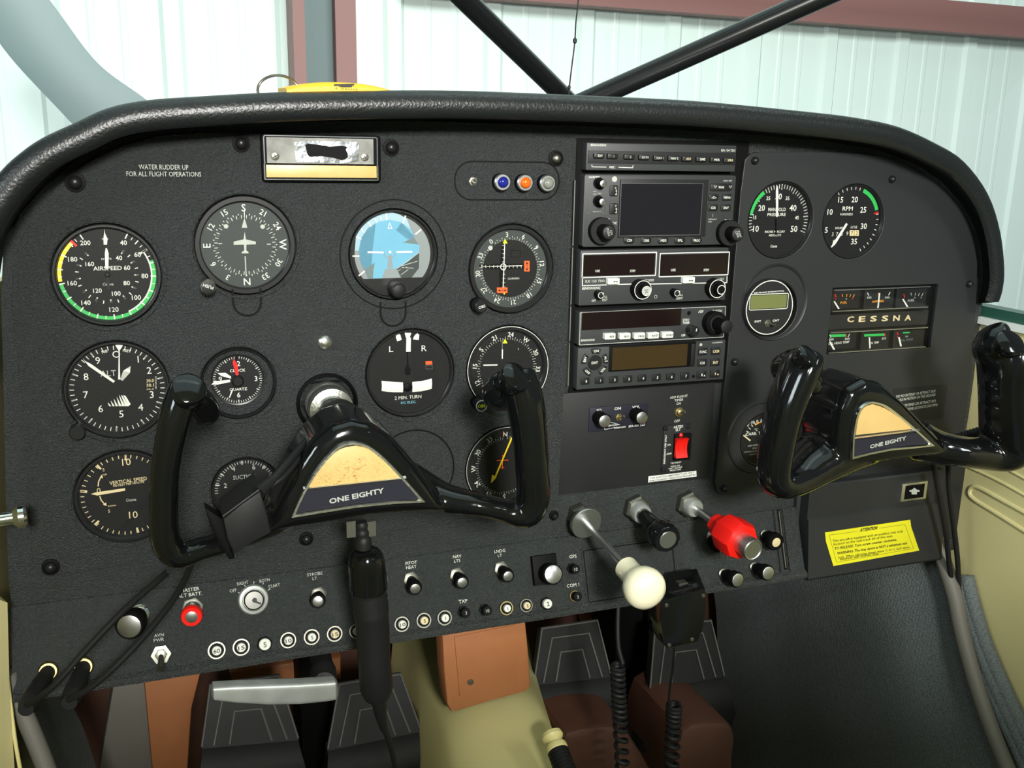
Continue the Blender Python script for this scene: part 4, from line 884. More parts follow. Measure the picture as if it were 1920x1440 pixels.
for x, c in ((1598, 1), (1748, 1)): u.m.outline([u.P(x-16, 578), u.P(x+16, 578), u.P(x, 602)], .0003, u.y-.0018, 'white')
for x0, y0, x1, y1, s_ in ((556, 572, 632, 682, 'C'), (556, 752, 632, 862, 'V')):
    o = u.B(x0, y0, x1, y1, '', 0, r=.001); u.T(s_, 610, y0+26, 24, None, yy=u.y-.0015); u.T('↕', 608, y0+66, 30, None, yy=u.y-.0015) if 0 else (u.m.line(*u.P(608, y0+52), *u.P(608, y1-14), .0004, u.y-.0019, 'white'), u.m.poly([u.P(608, y0+44), u.P(598, y0+60), u.P(618, y0+60)], u.y-.0019, 'white'), u.m.poly([u.P(606, y1-8), u.P(596, y1-24), u.P(616, y1-24)], u.y-.0019, 'white'))
for x0, y0, x1, y1 in ((312, 545, 362, 655), (312, 690, 356, 856), (482, 600, 526, 650), (478, 780, 524, 856)): u.m.outline(u.R(x0, y0, x1, y1, u.y-.0004), .0003, u.y-.0004, 'faint')
u.K(487, 557, [(.0056, .0004, 'deep_black', .0001), (.0038, .010, 'deep_black', .0005)], cap=(.0034, 'brushed')); u.K(482, 740, [(.0056, .0004, 'deep_black', .0001), (.0038, .010, 'deep_black', .0005)], cap=(.0034, 'brushed'))
u.T('C', 487, 557, 24, yy=u.y-.0112, m='ink'); u.T('V', 482, 741, 24, yy=u.y-.0112, m='ink')
for (x, y, tx, rt) in ((545, 1045, ('PUSH', 'C/V'), -75), (1832, 1063, ('PUSH', 'CRSR'), -60)):
    u.K(x, y, [(.0128, .006, 'deep_black', .0008), (.0125, .001, 'rubber', .0003), (.0070, .013, 'deep_black', .0006)], cap=(.0062, 'smooth_black'), n=36, txt=[(tx[0], -.0012 if rt < -70 else .0016, .0004, .0022, rt, 'dimwhite'), (tx[1], .0018 if rt < -70 else -.0012, 0, .0022, rt, 'dimwhite')], label='stepped black double knob')
u.m.lathe((u.P(598, 512)[0], u.y, u.P(598, 512)[1]), [(.0028, 0), (.0026, .0004)], 'dimwhite', n=20)
u.T('GARMIN', 394, 490, 20, 110, bold=.03); u.T('GNS 430', 1727, 527, 16, 86, 'dimwhite'); u.T('COM/', 508, 915, 22, 80); u.T('VLOC', 580, 950, 24, 82); u.T('GPS', 1725, 925, 24, 60); u.T('DEFAULT', 1578, 912, 15, 82, 'dimwhite'); u.T('NAV', 1553, 937, 14, 36, 'dimwhite'); u.T('PWR', 400, 636, 11, 34, 'dimwhite'); u.T('VOL', 400, 662, 13, 40, 'dimwhite'); u.T('PUSH', 445, 655, 12, 40, 'dimwhite'); u.T('VOL', 395, 836, 14, 40, 'dimwhite'); u.T('PUSH ID', 440, 836, 12, 44, 'dimwhite')
u.L((1580, 860), (1580, 888), .0004, 'dimwhite'); u.done()
# COMM/NAV
u = U('comm_nav_radio', 'black radio with two dark red display windows and white framed lines', (252, 90, 1722, 628), R2, cat='radio')
for x0, x1 in ((290, 1000), (1058, 1728)):
    b = MB(); dy = 0 if x0 < 500 else -2; b.prism(u.R(x0, 145+dy, x1, 352+dy, u.y-.0005, .001), u.y, u.y-.0005, 'led_window'); b2 = 275 if x0 < 500 else 0
    for s_, xx in (('USE', 427 if x0 < 500 else 1185), ('STBY', 780 if x0 < 500 else 1516)): u.T(s_, xx, 308 if x0 < 500 else 299, 24, 46 if s_ == 'USE' else 56, yy=u.y-.0005, mb=b)
    part('display', b, u.t, 'dark red display window')
u.m.outline(u.R(272, 125, 1016, 370, u.y, .001), .0010, u.y-.0004, 'white'); u.m.outline(u.R(1044, 122, 1742, 362, u.y, .001), .0010, u.y-.0004, 'white')
u.L((275, 365), (275, 455), .0009); u.L((270, 456), (770, 440), .0009); u.L((930, 440), (1722, 426), .0009); u.L((1722, 360), (1720, 428), .0009)
u.T('KX 155 TSO', 402, 410, 26, 190, bold=0); u.T('COMM', 943, 403, 28, 90, bold=0); u.T('NAV', 1660, 391, 28, 60, bold=0); u.T('BENDIX/KING', 365, 480, 26, 180, ital=.2)
u.T('OFF', 390, 605, 24, 42, bold=0); u.T('TEST', 498, 598, 22, 56, bold=0); u.T('PULL', 498, 565, 20, 52, bold=0); u.T('IDENT', 1248, 582, 22, 64, bold=0); u.T('PULL', 1255, 548, 20, 50, bold=0)
for x, y in ((592, 414), (1345, 402)):
    o = u.B(x-58, y-30, x+58, y+30, '', m='white', d=.005, r=.0008); yq = u.y-.0055
    u.m.line(*u.P(x, y+4, yq), *u.P(x+36, y+4, yq), .0005, yq, 'ink'); u.m.poly([u.P(x-6, y+4, yq), u.P(x+8, y-4, yq), u.P(x+8, y+12, yq)], yq, 'ink'); u.m.poly([u.P(x+42, y+4, yq), u.P(x+28, y-4, yq), u.P(x+28, y+12, yq)], yq, 'ink')
for x, y in ((464, 553), (1226, 533)): u.K(x, y, [(.0040, .0085, 'deep_black', .0005)], cap=(.0034, 'bezel_black')); c = u.P(x, y, u.y-.0095); u.m.arc(*c, .0026, .0031, 0, 360, u.y-.0095, 'white', 24); u.m.line(c[0]+.0012, c[1]+.001, c[0]+.0028, c[1]+.0022, .0007, u.y-.0096, 'white')
for x, y, cp in ((918, 510, 1), (1668, 498, 0)):
    u.K(x, y, [(.0098, .009, 'deep_black', .0008), (.0052, .007, 'deep_black', .0005)], n=32); c = u.P(x, y, u.y-.0165); c2 = (c[0], c[1]); u.m.arc(*c, .0040, .0048, 0, 360, u.y-.0165, 'white', 28); u.m.arc(*c, .0086, .0093, 0, 360, u.y-.0094, 'white', 32)
    if cp: u.m.disc(*c, .0038, u.y-.01645, 'dimwhite', 20); u.m.text('PULL', c[0], c[1]+.0011, .0014, u.y-.0168, 'ink', .2, None, .02); u.m.text('25K', c[0], c[1]-.0011, .0014, u.y-.0168, 'ink', .2, None, .02)
c = u.P(1008, 566); u.m.arc(*c, .0013, .0017, 0, 360, u.y-.0005, 'dimwhite', 16)
u.done()
# ADF
u = U('adf_receiver', 'black direction finder radio with five white push buttons', (242, 688, 1702, 1014), R2, cat='radio')
u.m.outline(u.R(250, 692, 1698, 1012, u.y, .001), .0006, u.y-.0004, 'dimwhite')
b = MB(); b.prism(u.R(275, 705, 1262, 878, u.y-.0005), u.y, u.y-.0005, 'led_window'); part('display', b, u.t, 'dark red display window')
for x, y, s_, wz in ((556, 965, 'ADF', 48), (706, 963, 'BFO', 46), (852, 960, 'FRQ', 60), (990, 956, 'FLT/ET', 62), (1133, 950, 'SET/RST', 66)): u.B(x-54, y-30, x+54, y+30, s_, 20, wz, m='white', tm='ink', d=.005, dx=14)
u.T('BENDIX/KING', 330, 1000, 20, 135, ital=.2); u.T('ADF', 1460, 714, 26, 50); u.T('KR 87 TSO', 1623, 708, 22, 96); u.T('STBY/', 1312, 798, 24, 66); u.T('TIMER', 1312, 827, 24, 72); u.T('OFF', 1284, 952, 24, 42)
u.m.disc(*u.P(1342, 730), .0022, u.y-.0004, 'deep_black', 16)
u.K(1405, 915, [(.0052, .0105, 'bezel_black', .0006)]); c = u.P(1415, 903, u.y-.0109); u.m.line(c[0], c[1]-.0012, c[0]+.0006, c[1]+.0018, .0009, u.y-.0110, 'white')
u.K(1722, 868, [(.0118, .010, 'deep_black', .0008), (.0085, .001, 'rubber', .0003), (.0068, .017, 'deep_black', .0005)], cap=(.0064, 'rubber'), n=36, label='large stepped black knob'); u.done()
# transponder
u = U('transponder', 'lowest radio of the stack with brownish display and keys 0 to 7', (228, 1040, 1694, 1446), R2, cat='transponder')
b = MB(); b.prism(u.R(548, 1040, 1405, 1292, u.y-.0012, .001), u.y, u.y-.0012, 'deep_black', .0004); b.prism(u.R(1366, 1040, 1402, 1258, u.y-.0026), u.y-.001, u.y-.0026, 'rubber', .0003); part('display_frame', b, u.t)
b = MB(); b.prism(u.R(578, 1060, 1325, 1278, u.y-.0016), u.y, u.y-.0015, 'lcd_brown'); part('display', b, u.t, 'brown liquid crystal display')
for i, s_ in enumerate('01234567'): x = 305+i*142.5; y = 1412-i*7.5; u.B(x-40, y-34, x+44, y+34, s_, 26, r=.0008, dx=8)
for x, y, s_, wz, tm in ((1485, 1117, 'FUNC', 70, 'white'), (1615, 1112, 'CRSR', 66, 'cream'), (1478, 1228, 'CLR', 50, 'white'), (1608, 1224, 'ENT', 50, 'cream'), (1472, 1348, '8▲'[:1], None, 'white'), (1605, 1338, '9', None, 'cream')):
    u.B(x-46, y-36, x+44, y+36, s_, 26, wz, tm=tm, r=.0006)
u.m.poly([u.P(1488, 1342), u.P(1478, 1358), u.P(1498, 1358)], u.y-.002, 'white'); u.m.poly([u.P(1622, 1350), u.P(1612, 1334), u.P(1632, 1334)], u.y-.002, 'cream')
cc = u.P(398, 1224); rr_ = abs(u.P(398, 1224)[0]-u.P(262, 1224)[0])
b = MB(); b.lathe((cc[0], u.y, cc[1]), [(.0075, 0), (.0075, .0012), (.007, .0016)], 'button_black', n=28); u.T('IDNT', 398, 1226, 26, 62, yy=u.y-.0016, mb=b); part('button', b, u.t)
for a, s_, rt in ((3, 'ON', 0), (75, 'ALT', -75), (132, 'VFR', 45), (222, 'OFF', -45), (290, 'SBY', 75)):
    b = MB(); pts = []; 
    for k in range(9): t_ = math.radians(a-22+44*k/8); pts.append((cc[0]+rr_*math.sin(t_)*.98, cc[1]+rr_*math.cos(t_)*.98))
    for k in range(9): t_ = math.radians(a+22-44*k/8); pts.append((cc[0]+.0092*math.sin(t_), cc[1]+.0092*math.cos(t_)))
    b.prism(pts, u.y, u.y-.0014, 'button_black', .0003); t_ = math.radians(a); b.text(s_, cc[0]+.0118*math.sin(t_), cc[1]+.0118*math.cos(t_), .0026, u.y-.0018, 'white', math.radians(rt), None, .02); part('button', b, u.t)
u.T('GARMIN', 1622, 1024, 14, 105, 'dimwhite', yy=u.y-.0002); u.m.disc(*u.P(1460, 1046), .0016, u.y-.0005, 'dimwhite', 14); u.m.disc(*u.P(1386, 1362), .0018, u.y-.0005, 'deep_black', 14); u.done()

# ================================================================ centre lower plate items
yc = -.0015; K3 = (1040, 700, 5.3333)
t = thing('intercom_control', 'small dark blue intercom faceplate with two knobs and a toggle', 'intercom', A(1157, 783, yc))
def p3(x, y): return (1040+x/5.3333, 700+y/5.3333)
a = p3(340, 318); b_ = p3(925, 560); mb = MB(); mb.prism(prect(a[0], a[1], b_[0], b_[1], yc, .002), yc, yc-.0015, 'label_navy', .0003)
yq = yc-.0015
for s_, x, y, h, wz, it in (('SQ', 442, 368, 28, 48, 0), ('ON', 628, 350, 30, 62, 0), ('VOL', 812, 336, 30, 76, 0), ('Sigtronics', 575, 515, 18, 110, .2), ('Intercom', 652, 536, 22, 112, 0), ('SPA-400 TSO', 820, 520, 22, 162, 0)): mb.ptext(s_, *p3(x, y), h/5.33, 'white', yq, wz/5.33, 2, .015, it)
for a, b_ in (((498, 532), (498, 562)), ((498, 562), (600, 540)), ((548, 486), (650, 512)), ((650, 512), (600, 518))): mb.pline(p3(*a), p3(*b_), .0004, yq, 'white')
part('faceplate', mb, t)
for x, y in ((505, 482), (878, 448)): knob(t, 'knob', *seen_base(*p3(x, y), yq-.016, yq), yq, [(.0072, .015, 'deep_black', .0006)], cap=(.0062, 'brushed'), label='black knob with silver cap')
c = A(*p3(636, 436), yq); mb = MB(); mb.lathe(c, [(.004, 0), (.004, .002), (.0022, .0022), (.002, .005)], 'brass', n=6); mb.tube([c+Vector((0, -.003, 0)), A(*p3(695, 428), yq-.010)], [.0008, .0012], 'nickel', 10); part('toggle', mb, t)
for x, y in ((545, 436), (728, 428)): c = A(*p3(x, y), yq); mb = MB(); mb.lathe(c, [(.0022, 0), (.002, .0008), (.0005, .001)], 'bezel_black', n=16); part('screw', mb, t)
toggle(*p3(1240, 384), yc, p3(1303, 385), 'brass coloured toggle switch below the words ADF FLIGHT TIMER', .0052, 'brass', 24, L_=.010)
mb = MB(); 
for s_, x, y, wz in (('ADF FLIGHT', 1240, 232, 178), ('TIMER', 1240, 265, 88), ('ON', 1238, 301, 42)): mb.ptext(s_, *p3(x, y), 24/5.33, 'white', yc-.0004, wz/5.33, 2, .0)
mb.ppoly([p3(1142, 196), p3(1338, 190), p3(1336, 316), p3(1140, 320)], yc, 'smooth_black', dy=.0002); mb.ppoly([p3(1185, 452), p3(1262, 450), p3(1262, 492), p3(1185, 494)], yc, 'smooth_black', dy=.0002); mb.ptext('OFF', *p3(1222, 475), 25/5.33, 'white', yc-.0004, 56/5.33, 2, 0)
solo('switch_label', mb, 'flight timer lettering above and below the brass coloured toggle', 'label')
# emergency locator switch
t = thing('emergency_locator_switch', 'red rocker switch on a small black plate lettered ARTEX ELT', 'switch', A(*p3(1215, 745), yc))
a = p3(1075, 512); b_ = p3(1362, 985); mb = MB(); mb.prism(prect(a[0], a[1], b_[0], b_[1], yc, .001), yc, yc-.0016, 'smooth_black', .0003); yq = yc-.0016
for s_, x, y, h, wz in (('ARTEX', 1236, 532, 26, 96), ('ELT', 1234, 562, 26, 48), ('ON', 1142, 714, 18, 32), ('ARM', 1140, 803, 20, 50), ('TEST/RESET', 1212, 892, 16, 108), ('PRESS ON', 1205, 925, 15, 90), ('WAIT 1 SECOND', 1205, 945, 15, 134), ('PRESS ARM', 1205, 965, 15, 106)): mb.ptext(s_, *p3(x, y), h/5.33, 'white', yq, wz/5.33, 2, .01)
mb.ptext('EMERGENCY USE ONLY', *p3(1102, 760), 19/5.33, 'white', yq, 268/5.33, 90, .02); part('backing_plate', mb, t)
a = p3(1185, 600); b_ = p3(1350, 862); mb = MB(); mb.prism(prect(a[0], a[1], b_[0], b_[1], yq, .001), yq, yq-.003, 'deep_black', .0005); part('switch_housing', mb, t)
c = A(*p3(1262, 742), yq-.004); h_ = .0102; w_ = .0068; mb = MB(); rs = []
for k in range(9):
    v = -1+k/4; z = c.z+v*h_; dpt = .0048+.0032*v*v; rs.append([(c.x-w_, yq, z), (c.x-w_, yq-dpt, z), (c.x+w_, yq-dpt, z), (c.x+w_, yq, z)])
mb.rings(rs, 'red'); mb.outline(rrect(c.x, c.z, .0075, .012, .0012), .0004, yq-.0052, 'deep_black'); part('rocker', mb, t, 'red rocker')
mb = MB(); mb.lathe(A(*p3(1262, 617), yq-.003), [(.0022, 0), (.0018, .0012), (.0005, .002)], 'red', n=16); part('lamp', mb, t)
for x, y in ((1110, 550), (1335, 530), (1090, 965), (1308, 935)): mb = MB(); mb.lathe(A(*p3(x, y), yq), [(.0028, 0), (.0026, .0012), (.0008, .0016)], 'bezel_black', n=18); part('screw', mb, t)
mb = MB(); a = p3(935, 1022); q = [p3(*v) for v in ((938, 1030), (1415, 974), (1418, 1030), (934, 1090))]; mb.prism(ppts(q, yc), yc, yc-.0003, 'paper')
for s_, x, y, wz in (('FOR AVIATION EMERGENCY USE ONLY', 1176, 1018, 430), ('UNAUTHORIZED OPERATION PROHIBITED', 1176, 1044, 462)): mb.ptext(s_, *p3(x, y), 18/5.33, 'ink', yc-.0003, wz/5.33, 1.5, .01)
solo('placard', mb, 'white strip placard FOR AVIATION EMERGENCY USE ONLY below the red rocker', 'placard')
# ================================================================ lower panel controls (fronts on the plane YS)
TILT[0] = ANG
def face_point(px, py): return A(px, py, YS)
def label(lines, px, py, h, lab, m='white', y=None, tag=True, rot=0, gap=1.35, bgm='panel_black', bold=.0, wz=None):
    y = YS if y is None else y; mb = MB()
    if tag:
        w_ = max(len(s) for s in lines)*h*.42+5; hh = len(lines)*h*gap*.5+4; mb.prism(prect(px-w_, py-hh, px+w_, py+hh, y), y+.0002, y-.0002, bgm)
    for i, s_ in enumerate(lines): mb.ptext(s_, px, py+(i-(len(lines)-1)/2)*h*gap, h, m, y-.0003, wz[i] if wz else None, rot, bold)
    solo('panel_label', mb, lab, 'label')
def pull(px, py, cap, label_, nut='nickel', shaft=(.0045, .006, 'nickel'), body=(.0068, .014, 'deep_black'), capm=(.0048, 'brushed'), y=None, nr=.0078, group=None, name='pull_switch', cat='switch', hexn=6):
    """hex nut, threaded collar and a stepped knob; the knob's front is seen at cap"""
    y = YS if y is None else y
    c = A(px, py, y); L_ = .0035+shaft[1]+body[1]; e = A(cap[0], cap[1], y-L_); ax = Vector((e.x-c.x, -L_, e.z-c.z)).normalized()
    t = thing(name, label_, cat, c, group)
    mb = MB(); mb.lathe(c, [(nr, 0), (nr, .0028), (nr*.8, .0036)], nut, n=hexn, ang0=.2); part('hex_nut', mb, t)
    mb = MB(); mb.lathe(c, [(shaft[0], .002), (shaft[0], .0035+shaft[1])], shaft[2], ax=ax, n=20); part('shaft', mb, t)
    d0 = .0035+shaft[1]*.7; L2 = body[1]+shaft[1]*.3; mb = MB(); r = body[0]; mb.lathe(c, [(r*.78, d0), (r*.8, d0+L2*.45), (r, d0+L2*.55), (r*1.02, d0+L2-.0015), (r*.93, d0+L2)], body[2], ax=ax, n=28)
    kb = part('knob', mb, t); mb = MB(); mb.lathe(c, [(capm[0], d0+L2-.0002), (capm[0], d0+L2+.0004), (capm[0]-.0004, d0+L2+.0006)], capm[1], ax=ax, n=28); part('knob_cap', mb, kb)
    return t
pull(597, 1115, (596, 1128), 'pull switch with silver cap under STROBE LT', name='pull_switch', group=None)
pull(770, 1086, (779, 1105), 'pull switch with silver cap under PITOT HEAT'); pull(856, 1078, (867, 1093), 'pull switch with silver cap under NAV LTS'); pull(939, 1066, (953, 1081), 'pull switch with silver cap under LNDG LT')
pull(361, 1140, (359, 1158), 'red master pull switch under MASTER ALT BATT', body=(.0092, .010, 'red'), capm=(.0052, 'brushed'), shaft=(.0075, .006, 'chrome'), nr=.0096)
label(['STROBE', 'LT'], 590, 1080, 6, 'label STROBE LT above its pull switch', 'dimwhite'); label(['PITOT', 'HEAT'], 771, 1059, 6, 'label PITOT HEAT above its pull switch'); label(['NAV', 'LTS'], 857, 1047, 6, 'label NAV LTS above its pull switch'); label(['LNDG', 'LT'], 937, 1037, 6, 'label LNDG LT above its pull switch')
label(['MASTER', 'ALT BATT.'], 356, 1110, 7, 'label MASTER ALT BATT above the red switch', tag=False); label(['AVN', 'PWR'], 298, 1195, 6.5, 'label AVN PWR above the toggle switch', 'dimwhite', tag=False)
label(['GPS'], 1074, 1043, 6.5, 'label GPS above a black breaker', tag=False); label(['COM 1'], 1074, 1097, 6.5, 'label COM 1 above a black breaker'); label(['TXP'], 868, 1127, 7, 'label TXP above a black breaker')
# ignition switch
t = thing('ignition_switch', 'round silver key switch lettered OFF RIGHT BOTH START', 'switch', A(476, 1124, YS))
c = A(475, 1124, YS); mb = MB(); mb.lathe(c, [(.0138, 0), (.0138, .002), (.0125, .0042), (.0100, .0048), (.0092, .0030)], 'cast_metal', n=48)
for s_, x, y, wz in (('OFF', 437, 1107, 13), ('RIGHT', 455, 1093, 21), ('BOTH', 496, 1088, 19), ('START', 514, 1098, 22)): mb.ptext(s_, x, y, 6.2, 'dimwhite', YS, wz, 3)
for a, b in (((446, 1110), (449, 1112)), ((458, 1097), (461, 1100)), ((476, 1090), (476, 1094)), ((492, 1096), (494, 1093)), ((502, 1107), (507, 1104))): mb.pline(a, b, .0006, YS, 'dimwhite')
part('bezel', mb, t)
mb = MB(); mb.lathe(c, [(.0090, .002), (.0090, .0060), (.0078, .0075), (.0004, .0078)], 'barrel', n=40); mb.line(c.x-.001, c.z-.0005, c.x+.006, c.z-.004, .0016, c.y-.0081, 'ink'); mb.disc(c.x+.0005, c.z, .0022, c.y-.0080, 'ink', 16); part('key_barrel', mb, t)
toggle(302, 1227, YS, (302, 1254), 'metal bat toggle switch under AVN PWR', .0085, 'nickel', 6, rb=.0028, L_=.015, bat='nickel')
# breakers
def breaker(px, py, txt, ring, disc, lab, sz=1.0, tcol='ink', out=.004):
    c = A(px, py, YS); t = thing('circuit_breaker', lab, 'circuit breaker', c, 'round circuit breakers along the lower panel')
    r = .0078*sz; mb = MB()
    if ring: mb.lathe(c, [(r, 0), (r, .0010), (r*.93, .0018), (r*.78, .0018), (r*.75, .0004)], ring, n=36)
    else: mb.lathe(c, [(r*.82, 0), (r*.82, .0024), (r*.74, .003)], 'deep_black', n=6, ang0=.3)
    part('collar', mb, t); mb = MB(); mb.lathe(c, [(r*.745, 0), (r*.745, .0012)], 'deep_black', n=28)
    q = r*(.47 if ring else .58); 
    mb.lathe(c, [(q*1.08, .001), (q*1.08, out), (q, out+.0005)], 'deep_black' if disc == 'deep_black' else 'dimwhite', n=28)
    mb.disc(c.x, c.z, q*.98, c.y-out-.0008, disc, 28); w = q*1.5 if len(txt) > 1 else None; mb.text(txt, c.x, c.z, q*.95, c.y-out-.0011, tcol, math.radians(3), w, .015)
    part('button', mb, t)
for a in ((406, 1219, '60', 'nickel', 'white', 'silver ringed breaker marked 60, first on the left', 1.06), (452, 1213, '15', 'nickel', 'white', 'silver ringed breaker marked 15, second from the left', 1.04), (496, 1207, '5', None, 'white', 'black collared breaker with white face marked 5', 1.1),
          (540, 1200, '10', 'nickel', 'white', 'silver ringed breaker marked 10, right of the black collared one', 1.0), (584, 1194, '5', 'nickel', 'white', 'silver ringed breaker with bold 5 under the strobe switch', 1.0), (627, 1188, '15', 'nickel', 'cream', 'dull ringed breaker marked 15 left of the hanging connector', 1.0), (668, 1183, '10', 'nickel', 'cream', 'ringed breaker mostly hidden behind the hanging connector', .96),
          (753, 1170, '10', 'nickel', 'white', 'silver ringed breaker marked 10 just right of the hanging connector', 1.0), (794, 1163, '5', 'nickel', 'cream', 'ringed breaker with faded 5, second right of the connector', 1.0), (833, 1158, '1', 'nickel', 'white', 'ringed breaker marked 1 just left of the black breaker under TXP', 1.0),
          (949, 1140, '1', 'brass', 'white', 'brass ringed breaker marked with a bold 1', .95), (986, 1135, '5', 'nickel', 'cream', 'ringed breaker with faded face between the brass one and the 2', .92)): breaker(*a)
breaker(1023, 1131, '2', None, 'white', 'hex collared breaker with white face marked 2', .98, out=.006)
for px, py, s_, lab, fm in ((872, 1150, '3', 'black breaker marked 3 under TXP', None), (912, 1146, '10', 'black breaker marked 10 between TXP and the brass ringed one', None), (1076, 1069, '10', 'black breaker marked 10 under GPS', None), (1080, 1120, '5', 'black breaker marked 5 under COM 1 with a brass edge', 'brass')):
    c = A(px-4, py-3, YS); t = thing('circuit_breaker', lab, 'circuit breaker', c, 'round circuit breakers along the lower panel')
    mb = MB(); mb.lathe(c, [(.0062, 0), (.0062, .002), (.0054, .003)], fm or 'bezel_black', n=24 if fm else 6); part('collar', mb, t)
    mb = MB(); mb.lathe(c, [(.0048, .002), (.0048, .010), (.0042, .0108)], 'deep_black', n=24); mb.text(s_, c.x, c.z, .0034, c.y-.0112, 'dimwhite', .03, None, 0); part('button', mb, t)
# big round knob lower left
t = pull(262, 1150, (241, 1176), 'large round silver faced knob at the lower left of the panel', nut='chrome', shaft=(.0062, .010, 'chrome'), body=(.0120, .018, 'deep_black'), capm=(.0098, 'brushed'), nr=.008, name='primer_control', cat='knob', hexn=16)
# square dimmer with big silver cap
t = thing('dimmer_knob', 'large silver capped knob on a square black base left of GPS', 'knob', A(1018, 1062, YS))
mb = MB(); mb.prism(prect(1000, 1040, 1046, 1096, YS-.006), YS, YS-.006, 'deep_black', .0008); part('square_base', mb, t)
knob(t, 'knob', *seen_base(1038, 1077, YS-.022, YS), YS, [(.0115, .006, 'deep_black', .001), (.0105, .015, 'deep_black', .0012)], cap=(.0090, 'brushed'), n=40, label='black knob with large silver cap')
TILT[0] = 0
# engine controls
def hexnut(t, px, py, y, r, L_, ax, n=6, m='nickel', name='hex_nut'):
    c = A(px, py, y); mb = MB(); mb.lathe(c, [(r, 0), (r, L_*.8), (r*.86, L_)], m, ax=ax, n=n, ang0=.35); part(name, mb, t); return c
def control(label_, base, tip, Lt, y=.0, nutr=.0155):
    c = A(*base, y); e = A(*tip, y-Lt); ax = (e-c).normalized(); t = thing('push_pull_control', label_, 'engine control', c, 'three engine controls under the radio stack'); return t, c, e, ax
t, c, e, ax = control('cream white ball push pull control pulled far out on a steel rod', (1083, 963), (1217, 1112), .150)
hexnut(t, 1083, 963, 0, .0128, .011, (0, -1, 0)); Ln = (e-c).length
mb = MB(); mb.lathe(c, [(.0095, .008), (.0095, .016), (.0165, .017), (.0168, .021), (.0160, .022)], 'brushed', ax=ax, n=40); part('friction_collar', mb, t)
mb = MB(); mb.lathe(c, [(.0036, .018), (.0036, Ln-.03)], 'brushed', ax=ax, n=16); part('rod', mb, t)
mb = MB(); R_ = .0205; mb.lathe(c, [(.0095, Ln-.046), (.0112, Ln-.044), (.0112, Ln-.028), (.0135, Ln-.024), (.0175, Ln-.018), (.0196, Ln-.011), (.0194, Ln-.005), (.0172, Ln), (.0120, Ln+.0035), (.006, Ln+.005), (.0003, Ln+.0055)], 'ivory', ax=ax, n=48); part('ball_grip', mb, t, 'glossy cream ball grip')
t, c, e, ax = control('black push pull control with silver cap beside the cream ball', (1190, 950), (1252, 1012), .075)
hexnut(t, 1190, 950, 0, .0145, .010, (0, -1, 0)); Ln = (e-c).length
mb = MB(); mb.lathe(c, [(.0105, .009), (.0105, .018), (.0095, .020)], 'cast_metal', ax=ax, n=32); part('collar', mb, t)
mb = MB(); mb.lathe(c, [(.0075, .016), (.0080, Ln*.45), (.0088, Ln*.62), (.0085, Ln*.70), (.0140, Ln*.76), (.0150, Ln*.80), (.0150, Ln-.003), (.0135, Ln)], 'gloss_black', ax=ax, n=12); part('grip', mb, t, 'glossy black grip')
mb = MB(); mb.lathe(c, [(.0092, Ln-.0002), (.0092, Ln+.0006), (.0088, Ln+.001)], 'brushed', ax=ax, n=40); part('grip_cap', mb, t)
t, c, e, ax = control('red faceted push pull control with silver button right of the black one', (1287, 942), (1413, 1032), .115)
hexnut(t, 1287, 942, 0, .0145, .010, (0, -1, 0)); Ln = (e-c).length
mb = MB(); mb.lathe(c, [(.0100, .008), (.0100, .016), (.0088, .018)], 'cast_metal', ax=ax, n=32); mb.lathe(c, [(.0038, .012), (.0038, Ln-.05)], 'brushed', ax=ax, n=16); part('rod', mb, t)
mb = MB(); mb.lathe(c, [(.0110, Ln-.062), (.0118, Ln-.058), (.0118, Ln-.048), (.0190, Ln-.044), (.0200, Ln-.038), (.0200, Ln-.022), (.0185, Ln-.018), (.0125, Ln-.0175)], 'red', ax=ax, n=8); part('grip', mb, t, 'red faceted grip')
mb = MB(); mb.lathe(c, [(.0108, Ln-.018), (.0108, Ln-.001), (.0100, Ln), (.0092, Ln-.0004), (.0090, Ln-.0008)], 'brushed', ax=ax, n=40); part('lock_button', mb, t, 'silver lock button')
mb = MB(); g0 = c+ax*(Ln-.03); mb.tube([g0+Vector((-.016, 0, -.012)), g0+Vector((-.012, .0, -.022)), g0+Vector((.002, .0, -.0225)), g0+Vector((.010, 0, -.020))], .0006, 'nickel', 6, 5); part('wire_clip', mb, t)
TILT[0] = ANG
# small pulls lower right
for (bx, by, cx_, cy_, lab, L_) in ((1354, 1075, 1384, 1088, 'black pull knob with silver cap, lower left of a close pair', .024), (1412, 1063, 1441, 1075, 'black pull knob with silver cap nearest the hinge track', .024), (1432, 1002, 1457, 1018, 'black pull knob with small cream cap right of the red control', .020)):
    small = 'small' in lab; pull(bx, by, (cx_, cy_), lab, body=(.0085 if not small else .0098, L_*.7, 'deep_black'), shaft=(.0045, L_*.3, 'bezel_black'), capm=(.0070 if not small else .0052, 'brushed' if not small else 'cream'), nr=.0055, nut='nickel', name='pull_control', cat='knob', hexn=20)
t = pull(1340, 1008, (1352, 1022), 'black pull knob hidden behind the red control', body=(.0105, .008, 'deep_black'), shaft=(.006, .004, 'chrome'), capm=(.004, 'deep_black'), nr=.0118, nut='chrome', name='pull_control', cat='knob', hexn=24)

TILT[0] = 0
